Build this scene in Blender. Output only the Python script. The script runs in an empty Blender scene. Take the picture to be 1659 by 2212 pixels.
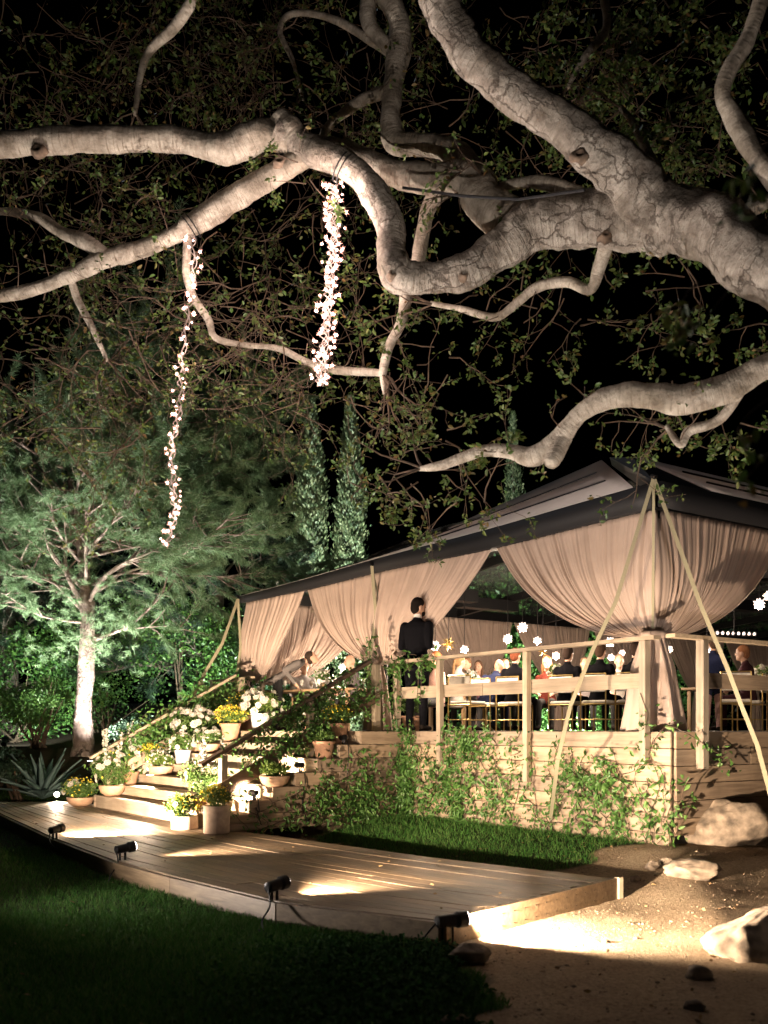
import bpy, math, random
import numpy as np
from math import sin, cos, pi, radians as R, sqrt
from mathutils import Vector, Matrix, noise as mnoise

random.seed(11)
rng = np.random.default_rng(11)
scene = bpy.context.scene
COL = scene.collection

# ------------------------------------------------------------------ camera, sky, fill sun, exposure
EYE = 1.22                     # eye height: level with the platform floor
FOC, CX, HY = 2147.0, 829.5, 1577.0
cam_d = bpy.data.cameras.new('camera')
cam = bpy.data.objects.new('camera', cam_d); COL.objects.link(cam)
cam.location = (0, 0, EYE); cam.rotation_euler = (R(90), 0, 0)
cam_d.sensor_fit = 'HORIZONTAL'; cam_d.sensor_width = 36.0; cam_d.lens = 36.0 * FOC / 1659.0
cam_d.shift_y = (HY - 1105.5) / 1659.0
cam_d.clip_start = 0.05; cam_d.clip_end = 400
cam_d.dof.use_dof = True; cam_d.dof.focus_distance = 13.8; cam_d.dof.aperture_fstop = 2.6
scene.camera = cam

world = bpy.data.worlds.new('World'); scene.world = world; world.use_nodes = True
wn = world.node_tree
sky = wn.nodes.new('ShaderNodeTexSky'); sky.sky_type = 'NISHITA'; sky.sun_disc = False
sky.sun_elevation = R(-6); sky.sun_rotation = R(200)
wn.links.new(sky.outputs[0], wn.nodes['Background'].inputs[0])
wn.nodes['Background'].inputs[1].default_value = 0.05

fill_sun_d = bpy.data.lights.new('moon', 'SUN'); fill_sun_d.energy = 0.05; fill_sun_d.angle = R(0.5); fill_sun_d.color = (0.7, 0.82, 1.0)  # faint cool sun lamp, added to lighten the tent roof
moon = bpy.data.objects.new('moon', fill_sun_d); COL.objects.link(moon); moon.rotation_euler = (R(50), R(10), R(200))

scene.view_settings.view_transform = 'Standard'; scene.view_settings.look = 'None'
scene.view_settings.exposure = 1.0; scene.view_settings.gamma = 1.0; scene.view_settings.use_curve_mapping = False
scene.render.engine = 'CYCLES'
cy = scene.cycles
cy.max_bounces = 5; cy.diffuse_bounces = 2; cy.glossy_bounces = 2; cy.transmission_bounces = 3
cy.transparent_max_bounces = 12; cy.caustics_reflective = False; cy.caustics_refractive = False
cy.sample_clamp_indirect = 3.0; cy.sample_clamp_direct = 0.0; cy.use_denoising = True

# ------------------------------------------------------------------ frames and helpers
SX, SY = -0.573, 0.8195        # along the platform front (to the left)
NX, NY = -0.8195, -0.573       # outwards from the platform front
WX, WY = 0.27, 14.47           # left end of the front wall
RZ = math.atan2(SY, SX)

def SF(s, n, z=0.0):
    return Vector((WX + SX * s + NX * n, WY + SY * s + NY * n, z))
def inv(x, y):
    dx, dy = x - WX, y - WY
    return dx * SX + dy * SY, dx * NX + dy * NY
def at(x, y, Z):
    return Vector(((x - CX) / FOC * Z, Z, EYE - (y - HY) / FOC * Z))
def on(x, y, z):
    Z = FOC * (EYE - z) / (y - HY)
    return Vector(((x - CX) / FOC * Z, Z, z))
def sm(a, b, x):
    t = np.clip((np.asarray(x, float) - a) / (b - a), 0, 1)
    return t * t * (3 - 2 * t)

def thing(name, label, cat, loc=(0, 0, 0), rz=0.0, group=None):
    o = bpy.data.objects.new(name, None); COL.objects.link(o)
    o.empty_display_size = 0.2
    o.location = loc; o.rotation_euler = (0, 0, rz)
    o['label'] = label; o['category'] = cat
    if group: o['group'] = group
    return o
def tag(o, label, cat, group=None):
    o['label'] = label; o['category'] = cat
    if group: o['group'] = group
    return o
def link(name, me, mat=None, parent=None, kind=None, smooth=False):
    o = bpy.data.objects.new(name, me); COL.objects.link(o)
    if mat is not None and not me.materials: me.materials.append(mat)
    if parent is not None: o.parent = parent
    if kind: o['kind'] = kind
    if smooth: me.shade_smooth()
    return o

class MB:
    def __init__(s): s.v = []; s.f = []; s.uv = None
    def add(s, vs, fs):
        b = len(s.v); s.v += [tuple(p) for p in vs]; s.f += [tuple(i + b for i in q) for q in fs]
    def hexa(s, p):
        s.add(p, [(0, 3, 2, 1), (4, 5, 6, 7), (0, 1, 5, 4), (1, 2, 6, 5), (2, 3, 7, 6), (3, 0, 4, 7)])
    def box(s, x0, x1, y0, y1, z0, z1):
        s.hexa([(x0, y0, z0), (x1, y0, z0), (x1, y1, z0), (x0, y1, z0), (x0, y0, z1), (x1, y0, z1), (x1, y1, z1), (x0, y1, z1)])
    def cbox(s, x0, x1, y0, y1, z0, z1, c=0.006):
        vs = []; 
        for (z, d) in ((z0, c), (z0 + c, 0), (z1 - c, 0), (z1, c)):
            a0, a1, b0, b1 = x0 + d, x1 - d, y0 + d, y1 - d
            k = c if d == 0 else c * .6
            vs += [(a0 + k, b0, z), (a1 - k, b0, z), (a1, b0 + k, z), (a1, b1 - k, z), (a1 - k, b1, z), (a0 + k, b1, z), (a0, b1 - k, z), (a0, b0 + k, z)]
        fs = [tuple(range(7, -1, -1)), tuple(range(24, 32))]
        for r in range(3):
            for i in range(8):
                j = (i + 1) % 8; fs.append((r * 8 + i, r * 8 + j, r * 8 + 8 + j, r * 8 + 8 + i))
        s.add(vs, fs)
    def bar(s, a, b, w, h, up=(0, 0, 1)):
        a = Vector(a); b = Vector(b); d = (b - a).normalized(); u = Vector(up)
        x = d.cross(u)
        if x.length < 1e-4: x = d.cross(Vector((1, 0, 0)))
        x.normalize(); y = x.cross(d).normalized()
        x = x * w / 2; y = y * h / 2
        s.hexa([a - x - y, a + x - y, b + x - y, b - x - y, a - x + y, a + x + y, b + x + y, b - x + y])
    def tube(s, pts, rad, n=8, cap=True):
        pts = [Vector(p) for p in pts]; m = len(pts)
        if not hasattr(rad, '__len__'): rad = [rad] * m
        prev = None; rows = []
        for i in range(m):
            t = (pts[min(i + 1, m - 1)] - pts[max(i - 1, 0)])
            if t.length < 1e-9: t = Vector((0, 0, 1))
            t.normalize()
            if prev is None:
                u = t.cross(Vector((0.31, 0.17, 0.93)))
                if u.length < 1e-3: u = t.cross(Vector((1, 0, 0)))
            else: u = prev - t * prev.dot(t)
            u.normalize(); prev = u; w = t.cross(u)
            rows.append([pts[i] + (u * cos(2 * pi * k / n) + w * sin(2 * pi * k / n)) * rad[i] for k in range(n)])
        fs = []
        for i in range(m - 1):
            for k in range(n):
                k2 = (k + 1) % n; fs.append((i * n + k, i * n + k2, i * n + n + k2, i * n + n + k))
        if cap: fs += [tuple(range(n - 1, -1, -1)), tuple(range((m - 1) * n, m * n))]
        s.add([p for r in rows for p in r], fs)
    def lathe(s, prof, n=24, c=(0, 0, 0)):
        vs = [(c[0] + r * cos(2 * pi * k / n), c[1] + r * sin(2 * pi * k / n), c[2] + z) for r, z in prof for k in range(n)]
        fs = []
        for i in range(len(prof) - 1):
            for k in range(n):
                k2 = (k + 1) % n; fs.append((i * n + k, i * n + k2, i * n + n + k2, i * n + n + k))
        fs += [tuple(range(n - 1, -1, -1)), tuple(range((len(prof) - 1) * n, len(prof) * n))]
        s.add(vs, fs)
    def ell(s, c, rx, ry, rz, n=12, m=8, M=None):
        vs = [];
        for i in range(1, m):
            t = pi * i / m
            for k in range(n):
                p = Vector((rx * sin(t) * cos(2 * pi * k / n), ry * sin(t) * sin(2 * pi * k / n), rz * cos(t)))
                if M: p = M @ p
                vs.append(p + Vector(c))
        a = Vector((0, 0, rz)); b = Vector((0, 0, -rz))
        if M: a = M @ a; b = M @ b
        vs += [a + Vector(c), b + Vector(c)]; T, B = len(vs) - 2, len(vs) - 1; fs = []
        for k in range(n):
            k2 = (k + 1) % n
            fs.append((T, k, k2)); fs.append((B, (m - 2) * n + k2, (m - 2) * n + k))
            for i in range(m - 2): fs.append((i * n + k, i * n + n + k, i * n + n + k2, i * n + k2))
        s.add(vs, fs)
    def xf(s, M):
        s.v = [tuple(M @ Vector(p)) for p in s.v]; return s
    def mesh(s, name):
        me = bpy.data.meshes.new(name); me.from_pydata(s.v, [], s.f); me.update(); return me
    def build(s, name, mat, parent=None, kind=None, smooth=False):
        return link(name, s.mesh(name), mat, parent, kind, smooth)

def npmesh(name, V, Fc):
    V = np.asarray(V, np.float32).reshape(-1, 3); Fc = np.asarray(Fc, np.int32); k = Fc.shape[1]
    me = bpy.data.meshes.new(name)
    me.vertices.add(len(V)); me.vertices.foreach_set('co', V.ravel())
    me.loops.add(Fc.size); me.loops.foreach_set('vertex_index', Fc.ravel())
    me.polygons.add(len(Fc)); me.polygons.foreach_set('loop_start', np.arange(0, Fc.size, k, dtype=np.int32))
    me.update(calc_edges=True); return me
def unit(a):
    return a / (np.linalg.norm(a, axis=1, keepdims=True) + 1e-9)
def rdir(n, bias=(0, 0, 0)):
    return unit(rng.normal(size=(n, 3)) + np.array(bias))
def leaf_mesh(name, P, D, L, w=0.45, nbias=None, detail=1, fold=0.25):
    """leaf blades at P pointing along D, length L"""
    P = np.asarray(P, float).reshape(-1, 3); N = len(P); D = unit(np.asarray(D, float)); L = np.broadcast_to(np.asarray(L, float), (N,))[:, None]
    nb = rng.normal(size=(N, 3)) * (1 if nbias is None else .55)
    if nbias is not None: nb = nb + np.asarray(nbias)
    S = unit(np.cross(D, nb)); Nn = np.cross(S, D)
    W = L * w * .5
    up = Nn * L * fold * .3
    if detail == 1:
        V = np.stack([P, P + D * L * .45 + S * W + up, P + D * L, P + D * L * .45 - S * W + up], 1)
        f = np.array([[0, 1, 2], [0, 2, 3]]); k = 4
    else:
        V = np.stack([P, P + D * L * .28 + S * W * .85 + up, P + D * L * .62 + S * W * .8 + up, P + D * L - Nn * L * .12, P + D * L * .62 - S * W * .8 + up, P + D * L * .28 - S * W * .85 + up], 1)
        f = np.array([[0, 1, 2], [0, 2, 3], [0, 3, 4], [0, 4, 5]]); k = 6
    Fc = (np.arange(N)[:, None, None] * k + f[None]).reshape(-1, 3)
    return npmesh(name, V, Fc)
def seg_mesh(name, A, B, ra, rb, n=4):
    """many thin tapered sticks"""
    A = np.asarray(A, float); B = np.asarray(B, float); N = len(A)
    t = unit(B - A); u = unit(np.cross(t, np.array([.3, .2, .93]) + 0 * t)); w = np.cross(t, u)
    ra = np.broadcast_to(ra, (N,))[:, None]; rb = np.broadcast_to(rb, (N,))[:, None]
    rings = []
    for base, r in ((A, ra), (B, rb)):
        for k in range(n):
            a = 2 * pi * k / n; rings.append(base + (u * cos(a) + w * sin(a)) * r)
    V = np.stack(rings, 1)
    f = np.array([[k, (k + 1) % n, n + (k + 1) % n, n + k] for k in range(n)])
    return npmesh(name, V, (np.arange(N)[:, None, None] * 2 * n + f[None]).reshape(-1, 4))

# ------------------------------------------------------------------ materials
def newmat(name):
    m = bpy.data.materials.new(name); m.use_nodes = True
    nt = m.node_tree; b = nt.nodes['Principled BSDF']; return m, nt, b
def node(nt, t, **kw):
    n = nt.nodes.new(t)
    for k, v in kw.items():
        if k[0] == '_': n.inputs[k[1:].replace('_', ' ')].default_value = v
        else: setattr(n, k, v)
    return n
def ramp(nt, src, stops):
    r = nt.nodes.new('ShaderNodeValToRGB'); e = r.color_ramp.elements
    e[0].position, e[0].color = stops[0][0], (*stops[0][1], 1)
    e[1].position, e[1].color = stops[-1][0], (*stops[-1][1], 1)
    for p, c in stops[1:-1]:
        q = e.new(p); q.color = (*c, 1)
    nt.links.new(src, r.inputs[0]); return r
def bump(nt, b, src, strength=.3, dist=.01):
    bp = nt.nodes.new('ShaderNodeBump'); bp.inputs['Strength'].default_value = strength; bp.inputs['Distance'].default_value = dist
    nt.links.new(src, bp.inputs['Height']); nt.links.new(bp.outputs[0], b.inputs['Normal'])
def plain(name, col, rough=.6, metal=0., var=.12, scale=20, bmp=.1):
    m, nt, b = newmat(name); b.inputs['Roughness'].default_value = rough; b.inputs['Metallic'].default_value = metal
    tc = node(nt, 'ShaderNodeTexCoord'); nz = node(nt, 'ShaderNodeTexNoise', _Scale=scale, _Detail=5.)
    nt.links.new(tc.outputs['Object'], nz.inputs['Vector'])
    r = ramp(nt, nz.outputs[0], [(.3, tuple(c * (1 - var) for c in col)), (.7, tuple(min(1, c * (1 + var)) for c in col))])
    nt.links.new(r.outputs[0], b.inputs['Base Color'])
    if bmp: bump(nt, b, nz.outputs[0], bmp, .01)
    return m
def wood(name, dark, light, axis, rough=.7):
    m, nt, b = newmat(name); b.inputs['Roughness'].default_value = rough
    tc = node(nt, 'ShaderNodeTexCoord'); oi = node(nt, 'ShaderNodeObjectInfo')
    mp = node(nt, 'ShaderNodeMapping'); sc = [26., 26., 26.]; sc[axis] = 1.6; mp.inputs['Scale'].default_value = sc
    ad = node(nt, 'ShaderNodeVectorMath', operation='ADD')
    cmb = node(nt, 'ShaderNodeCombineXYZ'); ml = node(nt, 'ShaderNodeMath', operation='MULTIPLY'); ml.inputs[1].default_value = 37.
    nt.links.new(oi.outputs['Random'], ml.inputs[0])
    for i in range(3): nt.links.new(ml.outputs[0], cmb.inputs[i])
    nt.links.new(tc.outputs['Object'], mp.inputs[0]); nt.links.new(mp.outputs[0], ad.inputs[0]); nt.links.new(cmb.outputs[0], ad.inputs[1])
    nz = node(nt, 'ShaderNodeTexNoise', _Scale=1., _Detail=7., _Roughness=.62, _Distortion=.7); nt.links.new(ad.outputs[0], nz.inputs['Vector'])
    r = ramp(nt, nz.outputs[0], [(.28, dark), (.5, tuple((a + c) / 2 for a, c in zip(dark, light))), (.72, light)])
    # big blotches of weather and dirt
    ns = node(nt, 'ShaderNodeTexNoise', _Scale=2.3, _Detail=4.); nt.links.new(tc.outputs['Object'], ns.inputs['Vector'])
    r2 = ramp(nt, ns.outputs[0], [(.3, (.62, .6, .58)), (.65, (1.05, 1.03, 1.0))])
    mx = node(nt, 'ShaderNodeMix', data_type='RGBA', blend_type='MULTIPLY'); mx.inputs[0].default_value = .8
    nt.links.new(r.outputs[0], mx.inputs[6]); nt.links.new(r2.outputs[0], mx.inputs[7])
    r3 = ramp(nt, oi.outputs['Random'], [(0., (.72, .72, .74)), (1., (1.12, 1.08, 1.0))])
    mx2 = node(nt, 'ShaderNodeMix', data_type='RGBA', blend_type='MULTIPLY'); mx2.inputs[0].default_value = 1.
    nt.links.new(mx.outputs[2], mx2.inputs[6]); nt.links.new(r3.outputs[0], mx2.inputs[7])
    nt.links.new(mx2.outputs[2], b.inputs['Base Color'])
    bump(nt, b, nz.outputs[0], .35, .006)
    return m
def leafmat(name, cols, rough=.5, trans=.25, spec=.35):
    m, nt, b = newmat(name); b.inputs['Roughness'].default_value = rough; b.inputs['Specular IOR Level'].default_value = spec
    g = node(nt, 'ShaderNodeNewGeometry')
    n = len(cols); r = ramp(nt, g.outputs['Random Per Island'], [(i / (n - 1), c) for i, c in enumerate(cols)])
    nt.links.new(r.outputs[0], b.inputs['Base Color'])
    tr = node(nt, 'ShaderNodeBsdfTranslucent'); nt.links.new(r.outputs[0], tr.inputs[0])
    mix = node(nt, 'ShaderNodeMixShader'); mix.inputs[0].default_value = trans
    nt.links.new(b.outputs[0], mix.inputs[1]); nt.links.new(tr.outputs[0], mix.inputs[2])
    nt.links.new(mix.outputs[0], nt.nodes['Material Output'].inputs[0]); return m
def emit(name, col, strength):
    m, nt, b = newmat(name); b.inputs['Base Color'].default_value = (*col, 1)
    b.inputs['Emission Color'].default_value = (*col, 1); b.inputs['Emission Strength'].default_value = strength
    nz = node(nt, 'ShaderNodeTexNoise', _Scale=30.); bump(nt, b, nz.outputs[0], .05, .002); return m
def barkmat(name, dark, light, uvs=(5, 9), ring=True, bs=.5, cracks=1., lo=.46):
    m, nt, b = newmat(name); b.inputs['Roughness'].default_value = .85
    tc = node(nt, 'ShaderNodeTexCoord')
    n1 = node(nt, 'ShaderNodeTexNoise', _Scale=7., _Detail=8., _Roughness=.65); nt.links.new(tc.outputs['Object'], n1.inputs['Vector'])
    n2 = node(nt, 'ShaderNodeTexNoise', _Scale=2.2, _Detail=5.); nt.links.new(tc.outputs['Object'], n2.inputs['Vector'])
    mp = node(nt, 'ShaderNodeMapping'); mp.inputs['Scale'].default_value = (uvs[0], uvs[1], 1); nt.links.new(tc.outputs['UV'], mp.inputs[0])
    vo = node(nt, 'ShaderNodeTexVoronoi', feature='DISTANCE_TO_EDGE', _Scale=1.)
    wv = node(nt, 'ShaderNodeTexNoise', _Scale=1., _Detail=6., _Roughness=.6)
    mp2 = node(nt, 'ShaderNodeMapping'); mp2.inputs['Scale'].default_value = (2.5, 46., 1) if ring else (9., 3., 1); nt.links.new(tc.outputs['UV'], mp2.inputs[0])
    nt.links.new(mp2.outputs[0], wv.inputs['Vector'])
    av = node(nt, 'ShaderNodeVectorMath', operation='MULTIPLY_ADD'); av.inputs[1].default_value = (1.1, 1.1, 1.1)
    nt.links.new(n1.outputs['Color'], av.inputs[0]); nt.links.new(mp.outputs[0], av.inputs[2]); nt.links.new(av.outputs[0], vo.inputs['Vector'])
    base = ramp(nt, n1.outputs[0], [(.3, dark), (.48, tuple((a + c) * .5 for a, c in zip(dark, light))), (.66, light)])
    rw = ramp(nt, wv.outputs[0], [(.33, (.34, .29, .24)), (.47, (1., 1., 1.))])
    rm_ = ramp(nt, n1.outputs[0], [(.40, (.15, .15, .15)), (.60, (1., 1., 1.))])
    mx = node(nt, 'ShaderNodeMix', data_type='RGBA', blend_type='MULTIPLY'); nt.links.new(rm_.outputs[0], mx.inputs[0])
    nt.links.new(base.outputs[0], mx.inputs[6]); nt.links.new(rw.outputs[0], mx.inputs[7])
    rc = ramp(nt, vo.outputs[0], [(0., (.28, .19, .14)), (.045, (1, 1, 1))])
    ms = ramp(nt, n2.outputs[0], [(lo, (0, 0, 0)), (lo + .12, (cracks, cracks, cracks))])   # cracks only in places
    mx2 = node(nt, 'ShaderNodeMix', data_type='RGBA', blend_type='MULTIPLY')
    nt.links.new(ms.outputs[0], mx2.inputs[0]); nt.links.new(mx.outputs[2], mx2.inputs[6]); nt.links.new(rc.outputs[0], mx2.inputs[7])
    rl = ramp(nt, n2.outputs[0], [(.33, (.38, .34, .26)), (.5, (1., .98, .95)), (.7, (1.12, 1.12, 1.1))])
    mx3 = node(nt, 'ShaderNodeMix', data_type='RGBA', blend_type='MULTIPLY'); mx3.inputs[0].default_value = .7
    nt.links.new(mx2.outputs[2], mx3.inputs[6]); nt.links.new(rl.outputs[0], mx3.inputs[7])
    nt.links.new(mx3.outputs[2], b.inputs['Base Color'])
    ad = node(nt, 'ShaderNodeMath', operation='ADD'); nt.links.new(wv.outputs[0], ad.inputs[0])
    mc = node(nt, 'ShaderNodeMath', operation='MULTIPLY'); nt.links.new(rc.outputs[0], mc.inputs[0]); nt.links.new(ms.outputs[0], mc.inputs[1]); nt.links.new(mc.outputs[0], ad.inputs[1])
    nf = node(nt, 'ShaderNodeTexNoise', _Scale=26., _Detail=8., _Roughness=.7); nt.links.new(tc.outputs['Object'], nf.inputs['Vector'])
    ad2 = node(nt, 'ShaderNodeMath', operation='MULTIPLY_ADD'); ad2.inputs[1].default_value = 1.3; nt.links.new(nf.outputs[0], ad2.inputs[0]); nt.links.new(ad.outputs[0], ad2.inputs[2])
    bump(nt, b, ad2.outputs[0], bs * 1.6, .022); return m
def fabric(name, col, trans=.25, rough=.8):
    m, nt, b = newmat(name); b.inputs['Roughness'].default_value = rough; b.inputs['Specular IOR Level'].default_value = .2
    tc = node(nt, 'ShaderNodeTexCoord'); nz = node(nt, 'ShaderNodeTexNoise', _Scale=3., _Detail=4.); nt.links.new(tc.outputs['Object'], nz.inputs['Vector'])
    r = ramp(nt, nz.outputs[0], [(.3, tuple(c * .9 for c in col)), (.7, tuple(c * 1.06 for c in col))]); nt.links.new(r.outputs[0], b.inputs['Base Color'])
    nf = node(nt, 'ShaderNodeTexNoise', _Scale=400., _Detail=2.); nt.links.new(tc.outputs['Object'], nf.inputs['Vector']); bump(nt, b, nf.outputs[0], .08, .003)
    tr = node(nt, 'ShaderNodeBsdfTranslucent'); nt.links.new(r.outputs[0], tr.inputs[0])
    mix = node(nt, 'ShaderNodeMixShader'); mix.inputs[0].default_value = trans
    nt.links.new(b.outputs[0], mix.inputs[1]); nt.links.new(tr.outputs[0], mix.inputs[2]); nt.links.new(mix.outputs[0], nt.nodes['Material Output'].inputs[0]); return m

M = {}
M['deck'] = wood('deck_wood', (.10, .068, .042), (.27, .20, .125), 0, .55)
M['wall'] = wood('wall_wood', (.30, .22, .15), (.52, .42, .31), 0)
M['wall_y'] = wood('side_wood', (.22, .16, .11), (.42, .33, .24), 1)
M['post'] = wood('post_wood', (.28, .23, .17), (.50, .43, .33), 2)
M['rail'] = wood('rail_wood', (.30, .24, .17), (.52, .43, .32), 0)
M['rail_dark'] = wood('stained_rail_wood', (.10, .06, .04), (.22, .14, .09), 1)
M['step'] = wood('step_wood', (.30, .24, .18), (.52, .44, .34), 0)
M['floor'] = plain('floor_boards', (.07, .06, .05), .6)
M['curtain'] = fabric('champagne_curtain', (.48, .375, .315), .22)
M['black'] = plain('black_vinyl', (.006, .006, .008), .7)
M['fascia'] = fabric('grey_roof_fabric', (.55, .51, .51), .4, .5)
M['strap'] = plain('webbing', (.27, .245, .16), .8, scale=90)
M['metal_black'] = plain('black_metal', (.012, .012, .013), .4, .6)
M['gold'] = plain('gold_metal', (.55, .40, .16), .3, .9)
M['cushion'] = plain('white_cushion', (.70, .66, .58), .8)
M['terracotta'] = plain('terracotta', (.42, .24, .15), .8, var=.25, scale=9)
M['bowl'] = plain('pale_terracotta', (.48, .30, .19), .75, var=.2, scale=11)
M['stone_pot'] = plain('stone_pot', (.44, .34, .27), .85, var=.2, scale=12)
M['bucket'] = plain('white_bucket', (.62, .62, .62), .5)
M['oak_bark'] = barkmat('oak_bark', (.17, .135, .105), (.54, .49, .43), (6., 3.2), bs=.8, cracks=.6, lo=.38)
M['oak_bark_smooth'] = barkmat('oak_bark_smooth', (.17, .135, .10), (.58, .52, .44), (3., 7.), cracks=.12)
M['knot'] = plain('knot_wood', (.17, .12, .085), .9, var=.5)
M['twig'] = plain('twig_bark', (.075, .048, .03), .9, var=.4)
M['pine_bark'] = barkmat('pine_bark', (.10, .07, .058), (.27, .21, .18), (7., 4.), False, .9)
M['oak_leaf'] = leafmat('oak_leaf', [(.045, .085, .018), (.07, .115, .022), (.10, .125, .028), (.06, .11, .022), (.05, .10, .025), (.085, .11, .025), (.15, .08, .028)], .45)
M['vine_leaf'] = leafmat('vine_leaf', [(.04, .11, .022), (.07, .165, .035), (.11, .21, .05), (.06, .15, .035)], .38, .22)
M['pot_leaf'] = leafmat('pot_leaf', [(.04, .10, .02), (.08, .16, .035), (.13, .20, .05)], .5)
M['herb_leaf'] = leafmat('herb_leaf', [(.05, .11, .02), (.11, .18, .03), (.16, .22, .04)], .5)
M['needle'] = leafmat('pine_needle', [(.06, .12, .05), (.10, .175, .08), (.18, .245, .14)], .45, .2)
M['cypress_leaf'] = leafmat('cypress_leaf', [(.03, .055, .022), (.08, .11, .05), (.22, .24, .13)], .5, .15)
M['hedge_leaf'] = leafmat('hedge_leaf', [(.02, .06, .015), (.05, .12, .025), (.09, .17, .035)], .4, .2)
M['dark_leaf'] = leafmat('dark_leaf', [(.015, .035, .02), (.03, .06, .035), (.04, .075, .04)], .5, .15)
M['grass'] = leafmat('grass_blade', [(.018, .075, .012), (.035, .115, .02), (.06, .15, .03), (.11, .16, .05)], .75, .3, .12)
M['clover'] = leafmat('clover_leaf', [(.015, .05, .015), (.03, .08, .02)], .85, .2, .08)
M['agave'] = plain('agave_skin', (.11, .18, .17), .5, var=.25, scale=6)
M['litter'] = leafmat('dry_leaf', [(.16, .09, .04), (.25, .16, .07), (.10, .07, .04)], .8, .1)
M['white_petal'] = leafmat('white_petal', [(.46, .43, .37), (.60, .58, .52)], .6, .2)
M['yellow_petal'] = leafmat('yellow_petal', [(.62, .46, .04), (.75, .62, .07)], .6, .15)
M['rock'] = plain('boulder_stone', (.22, .175, .13), .95, var=.6, scale=9., bmp=1.)
M['pebble'] = leafmat('pebbles', [(.16, .12, .08), (.30, .23, .16), (.22, .17, .12)], .9, 0.)
M['bulb'] = emit('fairy_bulb_glow', (1., .70, .60), 6.)
M['flare_spike'] = emit('flare_spike_glow', (1., .52, .42), .55)  # pink glow of the modelled lens flare, not a part of the bulb
M['wire'] = plain('fairy_wire', (.25, .2, .18), .5)
M['lens'] = emit('lamp_lens', (1., .87, .78), 9.)
M['star'] = emit('star_lamp_glow', (1., .86, .80), 4.5)
nt = M['star'].node_tree; g_ = node(nt, 'ShaderNodeNewGeometry'); mr = node(nt, 'ShaderNodeMapRange'); mr.inputs[3].default_value = .22; mr.inputs[4].default_value = .95
nt.links.new(g_.outputs['Random Per Island'], mr.inputs[0]); nt.links.new(mr.outputs[0], nt.nodes['Principled BSDF'].inputs['Emission Strength'])
M['candle'] = emit('candle_flame', (1., .5, .18), 6.)
M['linen'] = plain('table_wood', (.30, .20, .11), .5)
M['glass'] = plain('clear_glass', (.75, .72, .66), .08)
M['skin'] = plain('skin', (.42, .25, .17), .55, var=.06)
M['clear_roof'] = None
m, nt, b = newmat('clear_vinyl'); M['clear_roof'] = m
tr = node(nt, 'ShaderNodeBsdfTransparent'); tr.inputs[0].default_value = (.72, .76, .74, 1)
b.inputs['Base Color'].default_value = (.10, .11, .11, 1); b.inputs['Roughness'].default_value = .18
nz = node(nt, 'ShaderNodeTexNoise', _Scale=1.4, _Detail=3.); bump(nt, b, nz.outputs[0], .4, .06)
mix = node(nt, 'ShaderNodeMixShader'); mix.inputs[0].default_value = .3
nt.links.new(tr.outputs[0], mix.inputs[1]); nt.links.new(b.outputs[0], mix.inputs[2]); nt.links.new(mix.outputs[0], nt.nodes['Material Output'].inputs[0])
_cloth = {}
def cloth(col):
    if col not in _cloth: _cloth[col] = plain('cloth_%d' % len(_cloth), col, .95, var=.15, scale=40); _cloth[col].node_tree.nodes['Principled BSDF'].inputs['Specular IOR Level'].default_value = .06
    return _cloth[col]

# ------------------------------------------------------------------ terrain
FLOOR = EYE - 0.012
DZ = -0.09                       # deck top
OUT_S = [-6.3, -5.0, -3.3, -2.0, .65, 5.0, 7.6]; OUT_N = [4.25, 4.8, 4.94, 5.0, 4.86, 4.45, 4.15]
INN_S = [-5.65, -3.4, 0.0, 6.6]; INN_N = [1.82, 2.27, 2.64, 2.64]
def outer(s): return np.interp(s, OUT_S, OUT_N)
def inner(s): return np.interp(s, INN_S, INN_N)
def ground_h(x, y):
    x = np.asarray(x, float); y = np.asarray(y, float)
    s, n = inv(x, y)
    d = np.maximum(n, -4.85 - s)
    h = -.27 * sm(0, 1.9 + 1.3 * sm(-5.9, -7.5, s), d)
    h = h + 1.12 * sm(18.3, 21.8, y) * sm(-2.0, -4.6, x) + 1.3 * sm(22, 45, y) * sm(-1, -8, x)
    h = h - .06 * sm(4, 12, x) * sm(12, 6, y)
    h = h + .005 * np.sin(x * 3.1 + y * 1.7) * np.sin(y * 2.3 - x) * sm(.4, 1.4, d)
    return h
def deck_s_ends(s, n):  # inside deck footprint
    endline = np.interp(n, [1.82, 4.25], [-5.65, -6.3])
    far = np.interp(n, [2.4, 4.2], [6.5, 7.6])
    return (n > inner(s) - .03) & (n < outer(s) + .03) & (s > endline - .03) & (s < far)
def lawn_mask(x, y):
    s, n = inv(x, y)
    w = .12 * np.sin(x * 5.3 + y * 3.1) + .06 * np.sin(y * 9.7)
    left = (n > outer(s)) & (x < .50 + w) & (s < 9)
    right = (n > .03) & (n < inner(s) + .1) & (s > -4.45 + w) & (s < 0.0)
    right2 = (n > .03) & (n < 1.75 + w) & (s > -5.7 + 1.2 * np.clip(n - .2, 0, 9) / 1.8 + w) & (s < -.02)
    strip = (s > 6.3) & (n > 1.0) & (n < 4.4) & (y < 20.0 + w) & (y > 16)
    return left | (right & right2) | strip

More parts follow.
